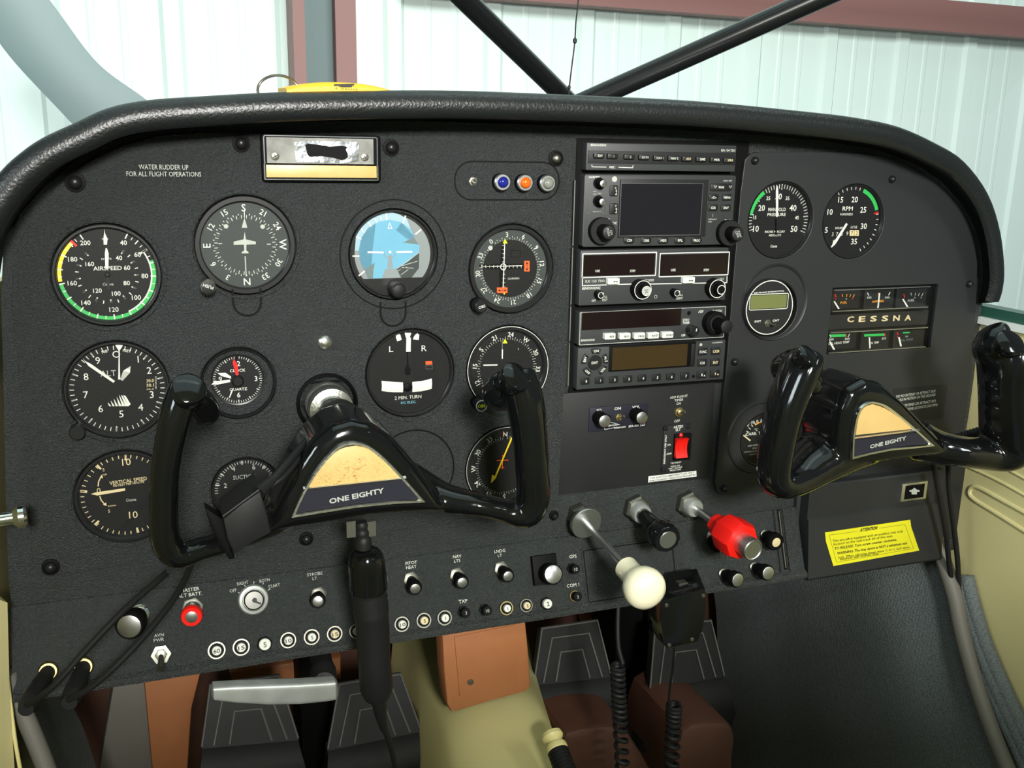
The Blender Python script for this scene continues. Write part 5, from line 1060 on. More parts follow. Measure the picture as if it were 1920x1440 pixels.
# ================================================================ glove compartment door
yd = -.020
t = thing('glove_door', 'black hinged glove compartment door under the right yoke', 'glove compartment', A(1640, 980, yd))
mb = MB(); q = ppts([(1519, 912), (1748, 884), (1777, 1038), (1500+22, 1074)], yd); xs = [p[0] for p in q]; zs = [p[1] for p in q]
x0, x1 = q[0][0], A(1762, 960, yd).x; zt_, zb_ = A(1640, 897, yd).z, A(1640, 1062, yd).z; zm = A(1640, 955, yd).z
rs = []
for X in (x0, x1): rs.append([(X, -.004, zb_), (X, yd-.010, zb_+.001), (X, yd-.012, zb_+.004), (X, yd-.003, zm-.002), (X, yd, zm), (X, yd, zt_-.002), (X, yd+.002, zt_), (X, -.004, zt_)])
mb.rings(rs, 'glove_black'); body = part('door_panel', mb, t)
mb = MB(); mb.prism(prect(1691, 905, 1738, 938, yd-.003), yd, yd-.003, 'worn_chrome', .0008); mb.prism(prect(1697, 909, 1732, 934, yd-.003), yd-.002, yd-.0034, 'deep_black')
mb.poly(ppts([(1714, 914), (1719, 918), (1724, 919), (1724, 922), (1719, 922), (1719, 927), (1709, 927), (1709, 922), (1705, 922), (1705, 919), (1710, 918)], yd-.0036), yd-.0038, 'dimwhite'); part('latch', mb, t, 'chrome framed square latch')
# yellow attention sticker on the door's lower face
def onface(px, py):    # the sloping lower face of the door, slightly proud
    z0, y0, z1, y1 = zm-.002, yd-.003, zb_+.004, yd-.012
    d = ray(px, py); n = Vector((0, z1-z0, -(y1-y0))); P0 = Vector((0, y0, z0)); s_ = (P0-CAMLOC).dot(n)/d.dot(n); return CAMLOC+d*s_+Vector((0, -.0006, 0))
mb = MB(); q = [(1546, 998), (1706, 974), (1708, 988), (1723, 1032), (1562, 1061), (1548, 1015)]; mb.add([onface(*v) for v in q], [tuple(range(len(q)))[::-1]], 'sticker_yellow')
def stext(s_, px, py, h, wz, m='ink', bold=0.0, it=0):
    vs, fs, tw = glyphs(s_, bold); o = onface(px, py); ux = onface(px+wz/2, py)-onface(px-wz/2, py); ux = Vector((ux.length, 0, 0)); uz = onface(px, py-h/2)-onface(px, py+h/2); uz.x = 0
    mb.add([o+ux*((a/tw)-.5)+uz*((b-.36)/.729)+Vector((it*(b-.36)*.004, -.0004, 0)) for a, b in vs], fs, m)
stext('ATTENTION', 1628, 991, 6, 32, bold=.03, it=.5)
for i, (s_, x, wz) in enumerate((('This aircraft is equipped with an auxiliary seat stop', 1627, 130), ('located on the seat track aft of this seat.', 1618, 110), ('TO RELEASE: Turn screw counter clockwise.', 1622, 116), ('WARNING: The stop device is NOT a substitute seat', 1634, 130), ('lock. When adjusting always leave ¼ to ½ inch space', 1637, 132), ('between seat and the stop.', 1609, 72))): stext(s_, x+1.5*i*.3, 1004+i*7.6-(.0)*(x-1620), 5, wz, bold=.012 if i in (2, 3) else -.002)
for a, b in (((1554, 1003), (1606, 996)), ((1648, 990), (1696, 983)), ((1696, 983), (1712, 1028)), ((1712, 1028), (1568, 1054)), ((1568, 1054), (1554, 1003))):
    p, q_ = onface(*a), onface(*b); mb.tube([p, q_], .0002, 'ink', 4)
solo('warning_sticker', mb, 'yellow ATTENTION sticker on the glove compartment door', 'sticker')
# ================================================================ control yokes
def PX(px, py, y, wpx): return (A(px+wpx/2, py, y)-A(px-wpx/2, py, y)).length/2
def organic(mb, path, n=18, k=4, dr=1.3):
    """path of (px, py, y, width in px); swept oval tube, deeper (along Y) than wide"""
    pts = [Vector((*A(p[0], p[1], p[2]), (A(p[0]+p[3]/2, p[1], p[2])-A(p[0], p[1], p[2])).length)) for p in path]
    pts = catmull(pts, k); rs = []; N = len(pts)
    for i, p in enumerate(pts):
        t = (pts[min(i+1, N-1)]-pts[max(i-1, 0)]).to_3d().normalized(); v = Vector((0, 1, 0)); v = (v-t*v.dot(t)).normalized(); u = t.cross(v)
        e = 1
        if i in (0, N-1): e = .35
        elif i in (1, N-2): e = .8
        c = p.to_3d() if len(p) > 3 else p
        c = Vector(p[:3]); r = p[3]*e; rs.append([c+u*r*math.cos(2*PI*j/n)+v*r*dr*math.sin(2*PI*j/n) for j in range(n)])
    mb.rings(rs, 'gloss_black')
def ball(mb, px, py, y, wpx, dy=1.0, hz=1.0, tilt_=0):
    c = A(px, py, y); r = (A(px+wpx/2, py, y)-c).length; rs = []
    for i in range(1, 12):
        a = PI*i/12; rs.append([c+Vector((r*math.sin(a)*math.cos(2*PI*j/18), r*dy*math.sin(a)*math.sin(2*PI*j/18), r*hz*math.cos(a))) for j in range(18)])
    mb.rings(rs, 'gloss_black')
def yoke(label_, paths, lumps, dome, rim, cream, strip, letters, hole, axis_y, worn, caps, yf, collar=True):
    hc = A(hole[0], hole[1], 0); t = thing('control_yoke', label_, 'control yoke', (hc.x, yf, hc.z), 'pair of black control yokes')
    mb = MB()
    for p, dr in paths: organic(mb, p, dr=dr)
    for l in lumps: ball(mb, *l)
    dm = ppts(dome, yf+.004); mb.prism(dm, yf+.060, yf+.002, 'gloss_black', .010)
    mb.lathe((hc.x, 0, hc.z), [(.0195, -(yf+.085)), (.0205, -(yf+.060)), (.0215, -(yf+.03))], 'gloss_black', n=28)
    b = part('yoke_body', mb, t, sharp=180)
    m = b.modifiers.new('remesh', 'REMESH'); m.mode = 'VOXEL'; m.voxel_size = .0019; m.use_smooth_shade = True
    m = b.modifiers.new('smooth', 'SMOOTH'); m.factor = .6; m.iterations = 9
    yq = yf-.0005
    r = ppts(rim, yq); r = r if area2(r) > 0 else r[::-1]; mb = MB(); i1 = inset(r, .0030); n = len(r); mb.prism(r, yf+.008, yq+.001, 'smooth_black')
    q = [[(x, yq+.001, z) for x, z in r], [(x, yq-.0012, z) for x, z in inset(r, .0006)], [(x, yq-.0012, z) for x, z in inset(r, .0022)], [(x, yq+.0008, z) for x, z in i1]]; mb.rings(q, 'worn_chrome' if worn else 'chrome', (False, False))
    cq = ppts(cream, yq); cq = cq if area2(cq) > 0 else cq[::-1]
    a, b_ = A(*strip[0], yq), A(*strip[1], yq); mb.add([(a.x-.001, yq+.001, a.z+.0010), (b_.x+.001, yq+.001, b_.z+.0010), (b_.x+.001, yq-.0012, b_.z+.0022), (a.x-.001, yq-.0012, a.z+.0022), (a.x-.001, yq+.001, a.z+.0034), (b_.x+.001, yq+.001, b_.z+.0034)], [(0, 1, 2, 3), (3, 2, 5, 4)], 'worn_chrome' if worn else 'chrome')
    part('chrome_rim', mb, t)
    mb = MB(); mb.prism(cq, yq+.002, yq, 'cream_worn' if worn else 'cream_pad', .0003); part('cream_inlay', mb, t, 'scratched cream inlay' if worn else 'cream inlay')
    mb = MB(); mb.prism(ppts(strip, yq), yq+.002, yq, 'label_navy'); s_, x, y, h, wz, rt = letters; mb.ptext(s_, x, y, h, 'dimwhite', yq, wz, rt, .03); part('name_strip', mb, t, 'dark strip lettered ONE EIGHTY')
    # shaft
    mb = MB(); mb.lathe((hc.x, 0, hc.z), [(.0275, -.006+.0), (.0275, .009), (.0255, .011), (.0240, .006)], 'deep_black', n=48); part('shaft_boot', mb, t)
    mb = MB(); mb.lathe((hc.x, 0, hc.z), [(.0195, .004), (.0200, .014), (.0185, .016), (.0185, .024), (.0198, .026), (.0190, .032), (.0135, .034), (.0120, .04)], 'worn_chrome', n=48); part('shaft_collar', mb, t, 'worn metal collar')
    mb = MB(); mb.lathe((hc.x, 0, hc.z), [(.0125, .03), (.0125, .05), (.018, .062), (.0195, .075), (.0225, -(yf+.05))], 'rubber', n=40); part('shaft_housing', mb, t)
    for cp in caps:
        c = A(cp[0], cp[1], cp[2]); mb = MB(); nrm = Vector(cp[4]).normalized(); mb.lathe(c, [(cp[3]*.8, -.012), (cp[3], -.003), (cp[3]*.96, -.0008), (cp[3]*.8, .0004), (.0003, .0010)], 'gloss_black', ax=nrm, n=32, sx=cp[5]); part('horn_cap', mb, t)
    return t
YY = -.165
yoke('left control yoke in front of the clock with scratched cream inlay',
 [([(610, 915, -.126, 90), (560, 945, -.130, 74), (505, 978, -.142, 56), (440, 1010, -.153, 44), (380, 1028, -.162, 44), (335, 1040, -.166, 52), (312, 1018, -.168, 58), (307, 970, -.170, 56), (308, 900, -.170, 56), (316, 840, -.170, 58), (328, 785, -.168, 62), (343, 735, -.165, 62), (352, 715, -.160, 52)], 1.35),
  ([(352, 728, -.158, 60), (378, 760, -.140, 62), (392, 786, -.128, 56)], 1.0),
  ([(740, 895, -.126, 90), (790, 918, -.130, 72), (835, 934, -.142, 52), (900, 946, -.156, 42), (950, 958, -.158, 42), (985, 962, -.162, 50), (1000, 930, -.165, 56), (997, 880, -.168, 58), (993, 820, -.168, 60), (986, 765, -.166, 66), (975, 718, -.162, 66), (968, 700, -.158, 56)], 1.35),
  ([(968, 712, -.156, 66), (940, 735, -.142, 66), (926, 742, -.130, 56)], 1.0)],
 [], [(502, 1003), (522, 945), (551, 885), (588, 830), (624, 800), (662, 789), (700, 797), (738, 822), (780, 870), (814, 918), (842, 964), (765, 966), (690, 971), (610, 986)],
 smooth2([(663, 827), (690, 834), (722, 858), (762, 900), (799, 942)], 3)+[(740, 945), (670, 952), (605, 962), (544, 972)]+smooth2([(544, 972), (565, 925), (598, 872), (633, 836), (663, 827)], 3)[1:-1],
 smooth2([(668, 836), (692, 843), (722, 867), (759, 896)], 3)+[(577, 915)]+smooth2([(577, 915), (604, 873), (637, 843), (668, 836)], 3)[1:-1],
 [(571, 921), (759, 901), (789, 934), (740, 938), (670, 944), (605, 953), (553, 962)], ('ONE EIGHTY', 669, 929, 9.5, 103, 6),
 (611, 752), 0, True, [(355, 726, -.183, .0125, (.15, -.72, .78), .95), (970, 704, -.180, .0130, (.30, -.72, .70), .95)], YY)
yoke('right control yoke with clean cream inlay in front of the glove compartment',
 [([(1625, 812, -.120, 86), (1580, 834, -.124, 78), (1530, 864, -.134, 68), (1492, 892, -.145, 56), (1462, 906, -.156, 48), (1450, 890, -.158, 46), (1455, 840, -.160, 48), (1468, 780, -.160, 50), (1485, 730, -.160, 52), (1505, 685, -.160, 52), (1514, 662, -.156, 42)], 1.45),
  ([(1508, 672, -.152, 50), (1480, 690, -.132, 56), (1466, 702, -.122, 50)], 1.0),
  ([(1505, 700, -.160, 40), (1525, 722, -.160, 34), (1536, 732, -.158, 18)], .8),
  ([(1695, 815, -.125, 70), (1750, 836, -.138, 52), (1800, 846, -.150, 44), (1850, 851, -.152, 46), (1882, 846, -.156, 54), (1890, 820, -.158, 62), (1889, 770, -.160, 62), (1887, 720, -.160, 62), (1888, 680, -.160, 66), (1888, 655, -.156, 66)], 1.4),
  ([(1896, 652, -.160, 80), (1862, 652, -.150, 68), (1838, 656, -.140, 46), (1822, 658, -.134, 24)], 1.0)],
 [(1870, 712, -.160, 38), (1871, 741, -.160, 38), (1871, 769, -.160, 38), (1870, 797, -.160, 38)],
 [(1572, 876), (1570, 820), (1577, 768), (1595, 730), (1626, 712), (1657, 719), (1698, 753), (1740, 797), (1778, 836), (1782, 853), (1712, 862), (1650, 870)],
 smooth2([(1635, 751), (1660, 758), (1690, 780), (1722, 808), (1753, 836)], 3)+[(1715, 841), (1670, 845), (1630, 853), (1596, 862)]+smooth2([(1596, 862), (1598, 815), (1606, 775), (1620, 757), (1635, 751)], 3)[1:-1],
 smooth2([(1637, 758), (1660, 766), (1688, 785), (1716, 804)], 3)+[(1605, 816)]+smooth2([(1605, 816), (1610, 785), (1620, 765), (1637, 758)], 3)[1:-1],
 [(1602, 826), (1722, 811), (1745, 831), (1710, 835), (1665, 840), (1628, 847), (1601, 855)], ('ONE EIGHTY', 1665, 829, 7, 66, 7),
 (1490, 745), 0, False, [(1517, 664, -.176, .0110, (.2, -.7, .75), .8), (1896, 640, -.182, .0140, (-.1, -.72, .70), 1.0)], YY)

# push-to-talk box clipped on the left yoke arm
t = thing('push_to_talk_switch', 'black push to talk box clipped to the left arm of the left yoke', 'switch', A(458, 975, -.18))
def quadbox(pts, y0, y1, m, ch=.001, nm='x', par=None, lab=None):
    mb = MB(); mb.prism(ppts(pts, y1), y0, y1, m, ch); return part(nm, mb, par, lab)
quadbox([(418, 974), (452, 946), (488, 921), (500, 960), (509, 1000), (475, 1018), (440, 1040), (426, 1012)], -.150, -.192, 'rubber', .002, 'switch_body', t)
quadbox([(384, 952), (400, 962), (418, 974), (432, 1030), (440, 1048), (430, 1050), (410, 1020), (396, 990)], -.160, -.172, 'deep_black', .001, 'mounting_strap', t)
mb = MB(); mb.tube([A(418, 968, -.193), A(486, 918, -.193)], .0010, 'bezel_black', 8); mb.tube([A(484, 924, -.185), A(496, 912, -.18), A(512, 898, -.175)], [.0052, .0042, .0032], 'rubber', 12); part('strain_relief', mb, t)
mb = MB(); mb.tube([A(505, 905, -.177), A(535, 872, -.165), A(570, 832, -.14), A(600, 795, -.11), A(618, 775, -.09)], .0028, 'rubber', 10, 4); part('cord', mb, t)
mb = MB(); mb.tube([A(500, 916, -.172), A(530, 895, -.168), A(560, 860, -.150), A(590, 822, -.12)], .0022, 'rubber', 10, 4); part('cord', mb, t)

# hanging cable connector in the middle
path = [(678, 985, -.110, 22), (679, 1008, -.110, 26), (682, 1028, -.110, 34), (684, 1036, -.110, 56), (688, 1060, -.110, 68), (691, 1100, -.108, 70), (692, 1106, -.108, 66), (694, 1150, -.106, 66), (698, 1210, -.104, 60), (704, 1280, -.102, 60), (707, 1300, -.101, 56), (709, 1306, -.100, 30), (714, 1345, -.097, 20), (720, 1368, -.094, 12), (734, 1405, -.088, 10), (746, 1460, -.08, 10)]
t = thing('cable_connector', 'large black cable connector hanging below the left yoke hub', 'cable connector', A(692, 1100, -.108))
def seg(path, m, nm, lab=None, n=28, k=3):
    pts = [(A(a, b, y), PX(a, b, y, w_)) for a, b, y, w_ in path]; P_ = catmull([Vector((*p, r)) for p, r in pts], k) if k else [Vector((*p, r)) for p, r in pts]; rs = []
    for i, q in enumerate(P_):
        tv = Vector(P_[min(i+1, len(P_)-1)][:3])-Vector(P_[max(i-1, 0)][:3]); tv.normalize(); u = Vector((1, 0, 0)); u = (u-tv*u.dot(tv)).normalized(); v = tv.cross(u)
        rs.append([Vector(q[:3])+u*q[3]*math.cos(2*PI*j/n)+v*q[3]*math.sin(2*PI*j/n) for j in range(n)])
    mb = MB(); mb.rings(rs, m); return part(nm, mb, t, lab)
seg([(a, b, y, w_+(4 if i % 2 else 0)) for i, (a, b, y, w_) in enumerate([(677, 978, -.11, 20), (678, 985, -.11, 20), (678, 992, -.11, 22), (679, 999, -.11, 22), (680, 1006, -.11, 24), (681, 1013, -.11, 26), (681, 1028, -.11, 30)])], 'rubber', 'strain_relief')
seg([(683, 1030, -.11, 34), (684, 1036, -.11, 54), (687, 1052, -.11, 67), (690, 1080, -.109, 70), (691, 1104, -.108, 70), (691, 1106, -.108, 60)], 'gloss_black', 'glossy_barrel')
seg([(691, 1103, -.108, 67)]+[(692+i*.6, 1108+i*6, -.108, 66-(i % 2)*3) for i in range(8)]+[(698, 1170, -.106, 62), (701, 1230, -.104, 60), (706, 1290, -.102, 60), (708, 1303, -.101, 50)], 'rubber', 'rubber_sleeve', k=0)
seg([(709, 1300, -.101, 32), (714, 1340, -.097, 22), (720, 1368, -.094, 13)], 'rubber', 'tail_relief'); seg([(719, 1362, -.094, 11), (734, 1405, -.088, 10), (748, 1470, -.08, 10)], 'rubber', 'cord')
mb = MB(); mb.prism(prect(650, 978, 667, 1008, -.112), -.111, -.112, 'nickel'); mb.prism(prect(689, 978, 705, 1006, -.112), -.111, -.112, 'nickel'); part('metal_clip', mb, t)
# jack plugs and their cables at the lower left
for (px, py, ex, ey, lab, cab) in ((91, 1258, 48, 1330, 'black jack plug at the far lower left corner of the panel', [(50, 1322, -.085), (96, 1290, -.10), (163, 1217, -.10), (233, 1144, -.10), (300, 1085, -.11), (318, 1070, -.12)]), (157, 1249, 130, 1318, 'black jack plug second from the lower left corner of the panel', [(128, 1312, -.085), (160, 1296, -.095), (204, 1261, -.10), (262, 1202, -.10), (315, 1138, -.105), (344, 1092, -.115), (360, 1052, -.13)])):
    TILT[0] = ANG; c = A(px, py, YS); t = thing('jack_plug', lab, 'plug', c, 'jack plugs at the lower left')
    mb = MB(); mb.lathe(c, [(.0085, 0), (.0085, .002), (.007, .004), (.006, .004)], 'brass', n=32); part('jack_ring', mb, t); TILT[0] = 0
    cc = tilt(c); TILT[0] = ANG; cc = tilt(c); TILT[0] = 0
    e = A(ex, ey, -.085); mb = MB(); mb.tube([cc, cc.lerp(e, .35), cc.lerp(e, .8), e], [.0062, .0072, .0078, .006], 'rubber', 20, 3); part('plug_barrel', mb, t)
    mb = MB(); mb.tube([A(*q) for q in cab], .0026, 'rubber', 10, 6); part('cord', mb, t)
# chrome knob at left edge
t = thing('side_knob', 'chrome knob entering at the left edge of the picture', 'knob', A(10, 972, -.05))
mb = MB(); mb.lathe(A(-25, 978, -.06), [(.005, 0), (.0055, .018), (.0095, .022), (.0098, .026), (.008, .028)], 'chrome', ax=(1, .1, .02), n=32); part('knob', mb, t)
# ================================================================ cabin sides and footwell
XR = A(1838, 600, 0).x+.002; XLw = A(12, 1270, 0).x-.003
def onX(pts, X): return [AX(a, b, X) for a, b in pts]
def sheet(name, pts3, m, th=Vector((.004, 0, 0)), kind=True, label_=None, cat=None):
    mb = MB(); mb.rings([[Vector(p) for p in pts3], [Vector(p)+th for p in pts3]], m)
    if kind: return struct(name, mb)
    return solo(name, mb, label_, cat)
zs = AX(1880, 608, XR).z
sheet('wall_right', [(XR, .5, -1.15), (XR, -.75, -1.15), (XR, -.75, zs), (XR, .05, zs+.0), (XR, .5, zs)], 'beige')
mb = MB()
for pts, r in (([(1935, 968), (1880, 938), (1840, 916), (1824, 913), (1818, 924), (1828, 937), (1870, 963), (1935, 1004)], .0028), ([(1935, 936), (1870, 900), (1800, 868)], .002), ([(1935, 905), (1880, 876), (1826, 862)], .0018)):
    mb.tube([AX(a, b, XR) for a, b in pts], r, 'beige', 8, 5)
for a, b in ((1801, 769), (1850, 612)): mb.lathe(AX(a, b, XR), [(.004, 0), (.0038, .002), (.001, .003)], 'dimwhite', ax=(-1, 0, 0), n=16)
struct('trim_3', mb)
mb = MB(); z0 = zs; mb.box((XR-.006, -.75, z0-.004), (XR+.02, .03, z0+.004), 'sill_white'); mb.box((XR+.0, -.75, z0+.004), (XR+.02, .03, z0+.016), 'sill_green'); struct('trim_4', mb)
sheet('wall_left', [(XLw, .5, -1.15), (XLw, -.75, -1.15), (XLw, -.75, .0-.14), (XLw, .5, .0-.14)], 'beige', Vector((-.004, 0, 0)))
# firewall and floor, and an added unseen box that shades the footwell
mb = MB(); mb.box((XLw, -1.06, -1.15), (XR, -1.03, -.085), 'beige'); struct('footwell_shade_box', mb)
mb = MB(); mb.box((XLw, .46, -1.15), (XR, .47, -.10), 'brown'); struct('wall_back', mb)
mb = MB(); mb.box((XLw, -.75, -1.16), (XR, .47, -1.15), 'brown'); struct('floor', mb)
# dark rudder bar, with black boxes painting in the shaded hollows behind the pedals
t = thing('rudder_bar', 'dark rudder torque bar running behind the four pedals', 'rudder bar', (.2, .30, -.70))
mb = MB(); mb.tube([(XLw+.02, .30, -.62), (XR-.3, .30, -.62)], .018, 'smooth_black', 16); part('tube', mb, t)
for px in (590, 1160, 1215):
    c = A(px, 1330, .28); mb = MB(); mb.box((c.x-.02, .26, -.80), (c.x+.02, .34, -.52), 'deep_black'); part('dark_hollow', mb, t)
# right fabric side panel
mb = MB(); rows = []; NU, NV = 46, 40
Lp = [(1300, 1020, .42), (1338, 1110, .42), (1345, 1250, .41), (1350, 1480, .40)]; Rp = [(q[0], q[1], AX(q[0], q[1], XR-.030).y+(.03 if q[1] < 1050 else 0)) for q in ((1778, 1000), (1790, 1060), (1815, 1230), (1905, 1480))]
Lc = catmull([A(*p) for p in Lp], 14); Rc = catmull([A(*p) for p in Rp], 14)
for i in range(len(Lc)):
    v = i/(len(Lc)-1); row = []
    for j in range(NU+1):
        u = j/NU; p = Lc[i].lerp(Rc[i], u); d = .016*math.sin(PI*u)*min(1, v*2.5)+.013*math.sin(9*u+2.5*v+.6*math.sin(5*v))*(.3+.7*u)*min(1, v*3)+.004*math.sin(21*u-3*v)*u+.003*math.sin(14*v+7*u); row.append(p+Vector((-d*.5, -d, 0)))
    rows.append(row)
mb.rings(rows, 'fabric', (False, False), closed=False); solo('fabric_panel', mb, 'grey woven fabric panel lining the footwell under the glove compartment', 'fabric panel', sharp=180)
mb = MB(); mb.tube([AX(*p, XR-.036) for p in ((1756, 1010), (1772, 1060), (1790, 1120), (1802, 1180), (1826, 1270), (1860, 1370), (1905, 1480))], .0090, 'piping', 20, 5); solo('piping', mb, 'thick grey piping along the right edge of the fabric panel', 'piping')
mb = MB(); 
for k, (o, r) in enumerate(((0, .009), (13, .010), (26, .009))): mb.tube([AX(a+o, b, XR-.018+.003*k) for a, b, y in ((1785, 1080, .01), (1800, 1140, .005), (1822, 1210, 0), (1860, 1300, -.01), (1905, 1395, -.02), (1950, 1490, -.03))], r, 'fabric', 16, 5)
solo('door_seal', mb, 'ribbed grey woven door seal against the beige side panel', 'door seal', sharp=180)
# left lower corner
mb = MB(); rows = []
Lc = catmull([A(*p) for p in ((10, 1250, .0), (25, 1330, -.01), (60, 1420, -.02), (90, 1500, -.03))], 8); Rc = catmull([A(*p) for p in ((120, 1240, .20), (130, 1310, .20), (160, 1380, .18), (200, 1500, .15))], 8)
for i in range(len(Lc)): rows.append([Lc[i].lerp(Rc[i], j/16)+Vector((0, -.012*math.sin(PI*j/16)-.004*math.sin(j*1.3+i*.2), 0)) for j in range(17)])
mb.rings(rows, 'fabric', (False, False), closed=False); solo('fabric_panel', mb, 'small grey woven fabric panel in the bottom left corner', 'fabric panel', sharp=180)
mb = MB(); mb.tube([A(*p) for p in ((14, 1262, -.02), (28, 1300, -.02), (50, 1350, -.025), (75, 1410, -.03), (105, 1490, -.04))], .0078, 'piping', 18, 5); solo('piping', mb, 'grey piping beside the fabric in the bottom left corner', 'piping')
mb = MB(); q = [A(*p) for p in ((-40, 1110, -.06), (14, 1130, -.03), (12, 1250, -.03), (18, 1300, -.04), (30, 1480, -.05), (-40, 1480, -.07))]; mb.rings([q, [p+Vector((-.01, .02, 0)) for p in q]], 'beige')
mb.tube([A(*p) for p in ((12, 1260, -.035), (22, 1340, -.04), (30, 1400, -.045), (45, 1480, -.05))], .0016, 'knob_cream', 8, 4); struct('trim_5', mb)
# grey duct strip and brown side boxes at lower left
mb = MB(); q = [(215, 1270), (272, 1262), (290, 1480), (180, 1480)]; mb.prism(ppts(q, .30), .36, .30, 'piping', .002); solo('duct_strip', mb, 'flat grey duct strip standing left of the left pedals', 'duct')
mb = MB(); mb.prism(ppts([(268, 1262), (380, 1250), (360, 1330), (350, 1480), (288, 1480)], .26), .40, .26, 'tan', .004); solo('tan_cover', mb, 'brown cover between the grey duct and the far left pedal', 'cover')
mb = MB(); mb.prism(ppts([(560, 1240), (640, 1232), (640, 1275), (548, 1290), (440, 1290), (430, 1262)], .32), .40, .32, 'tan', .004); solo('tan_cover', mb, 'brown cover low behind the silver handle', 'cover')
mb = MB(); mb.prism(ppts([(1100, 1130), (1250, 1110), (1250, 1180), (1185, 1205), (1165, 1290), (1140, 1290)], .38), .44, .38, 'tan', .004); solo('tan_cover', mb, 'brown cover behind the pedals right of the tunnel', 'cover')
# tunnel
mb = MB(); rs = []
for (lx_, ly, rx, ry, y) in ((742, 1130, 960, 1110, .42), (765, 1200, 985, 1180, .30), (790, 1280, 1004, 1262, .16), (822, 1360, 1020, 1318, .06), (842, 1440, 1046, 1400, .0), (870, 1560, 1080, 1510, -.07)):
    a, b = A(lx_, ly, y), A(rx, ry, y); r = []; n = 12
    r.append(Vector((a.x-.03, y, a.z-.35)))
    for k in range(n+1):
        u = k/n; r.append(Vector((a.x+(b.x-a.x)*u, y, a.z+(b.z-a.z)*u+.022*(1-abs(2*u-1)**3))))
    r.append(Vector((b.x+.03, y, b.z-.35))); rs.append(r)
rs = [catmull([r[j] for r in rs], 4) for j in range(len(rs[0]))]; rs = [[rs[j][i] for j in range(len(rs))] for i in range(len(rs[0]))]
mb.rings(rs, 'tunnel_beige'); c = A(930, 1442, -.02); 
solo('center_tunnel', mb, 'beige center tunnel running forward between the pedals', 'tunnel', sharp=60)
# tan box over the tunnel
t = thing('tan_console_box', 'tan leather covered box hanging under the panel over the tunnel', 'console box', A(915, 1250, .05))
mb = MB(); q = [(828, 1180), (985, 1150), (992, 1220), (996, 1288), (985, 1299), (920, 1316), (862, 1334), (846, 1336), (838, 1322), (832, 1260)]; mb.prism(ppts(q, .03), .055, .03, 'tan', .004); part('box_body', mb, t)
mb = MB(); q = ppts([(852, 1195), (966, 1172), (969, 1285), (862, 1306)], .0285); mb.prism(q, .031, .0286, 'tan', .001); part('raised_panel', mb, t)
mb = MB(); mb.lathe(A(882, 1279, .0285), [(.0035, 0), (.0033, .0008), (.001, .0012)], 'nickel', n=18); part('screw', mb, t)
# pedals
def pedal(top_l, top_r, bot_r, bot_l, foot, y, lab):
    P_ = [A(*top_l, y+.03), A(*top_r, y+.03), A(*bot_r, y-.005), A(*bot_l, y-.005)]; c = sum(P_, Vector())/4
    t = thing('rudder_pedal', lab, 'rudder pedal', c, 'four black rudder pedals'); nrm = (P_[1]-P_[0]).cross(P_[3]-P_[0]).normalized()
    if nrm.y > 0: nrm = -nrm
    mb = MB(); mb.rings([[p-nrm*.012 for p in P_], [p for p in P_]], 'pedal_rubber')
    fl = [A(*q, y-.02+.02*i) for i, q in enumerate(foot)] if 0 else None
    def bl(u, v): a = P_[0].lerp(P_[1], u); b = P_[3].lerp(P_[2], u); return a.lerp(b, v)
    part('pad', mb, t)
    for (u0, u1, v0, w0) in ((.02, .98, .03, -.02), (.20, .80, .22, .10), (.34, .66, .48, .26)):
        mb = MB(); pts = [bl(w0+.02, .97), bl(u0, v0), bl(u1, v0), bl(1-w0-.02, .97)]; mb.tube([p+nrm*.0012 for p in pts], .0013, 'pedal_edge', 6); part('raised_rib', mb, t)
    a, b = P_[3], P_[2]; rs = []
    for k, (dy, dz, e) in enumerate(((.012, .004, 0), (-.004, -.004, 0), (-.018, -.022, .004), (-.022, -.045, .008), (-.012, -.066, .010), (.0, -.092, .014), (.02, -.092, .014), (.03, -.03, .0))):
        rs.append([a+Vector((-e, dy, dz)), a.lerp(b, .5)+Vector((0, dy, dz)), b+Vector((e, dy, dz))])
    rs2 = [[r[j] for r in rs] for j in range(3)]; mb = MB(); mb.rings(rs2, 'pedal_rubber'); part('heel_block', mb, t)
    mb = MB()
    for u in (.12, .26, .74, .88): p = a.lerp(b, u); mb.tube([p+Vector((0, -.0125, -.068)), p+Vector((0, -.001, -.092))], .0012, 'pedal_edge', 6)
    part('heel_rib', mb, t)
pedal((392, 1282), (524, 1263), (560, 1388), (378, 1404), 0, .15, 'far left rudder pedal behind the silver handle')
pedal((634, 1280), (752, 1260), (790, 1372), (614, 1408), 0, .15, 'rudder pedal just left of the beige tunnel')
pedal((1014, 1176), (1121, 1160), (1146, 1270), (1000, 1286), 0, .15, 'rudder pedal just right of the beige tunnel')
pedal((1226, 1170), (1334, 1160), (1358, 1270), (1218, 1294), 0, .15, 'far right rudder pedal behind the microphone')
# brown rounded covers at the bottom right
for pts, lab, y0, y1 in (([(1280, 1372), (1350, 1355), (1372, 1362), (1380, 1385), (1376, 1420), (1366, 1480), (1270, 1480)], 'rounded brown cover at the foot of the far right pedal', .10, .05), ([(1062, 1375), (1160, 1362), (1185, 1385), (1225, 1480), (1060, 1480), (1068, 1420)], 'brown cover at the foot of the pedal beside the tunnel', .12, .06)):
    mb = MB(); mb.prism(smooth2(ppts(pts, y1), 3, True), y0+.08, y1, 'brown', .008); solo('brown_cover', mb, lab, 'cover')
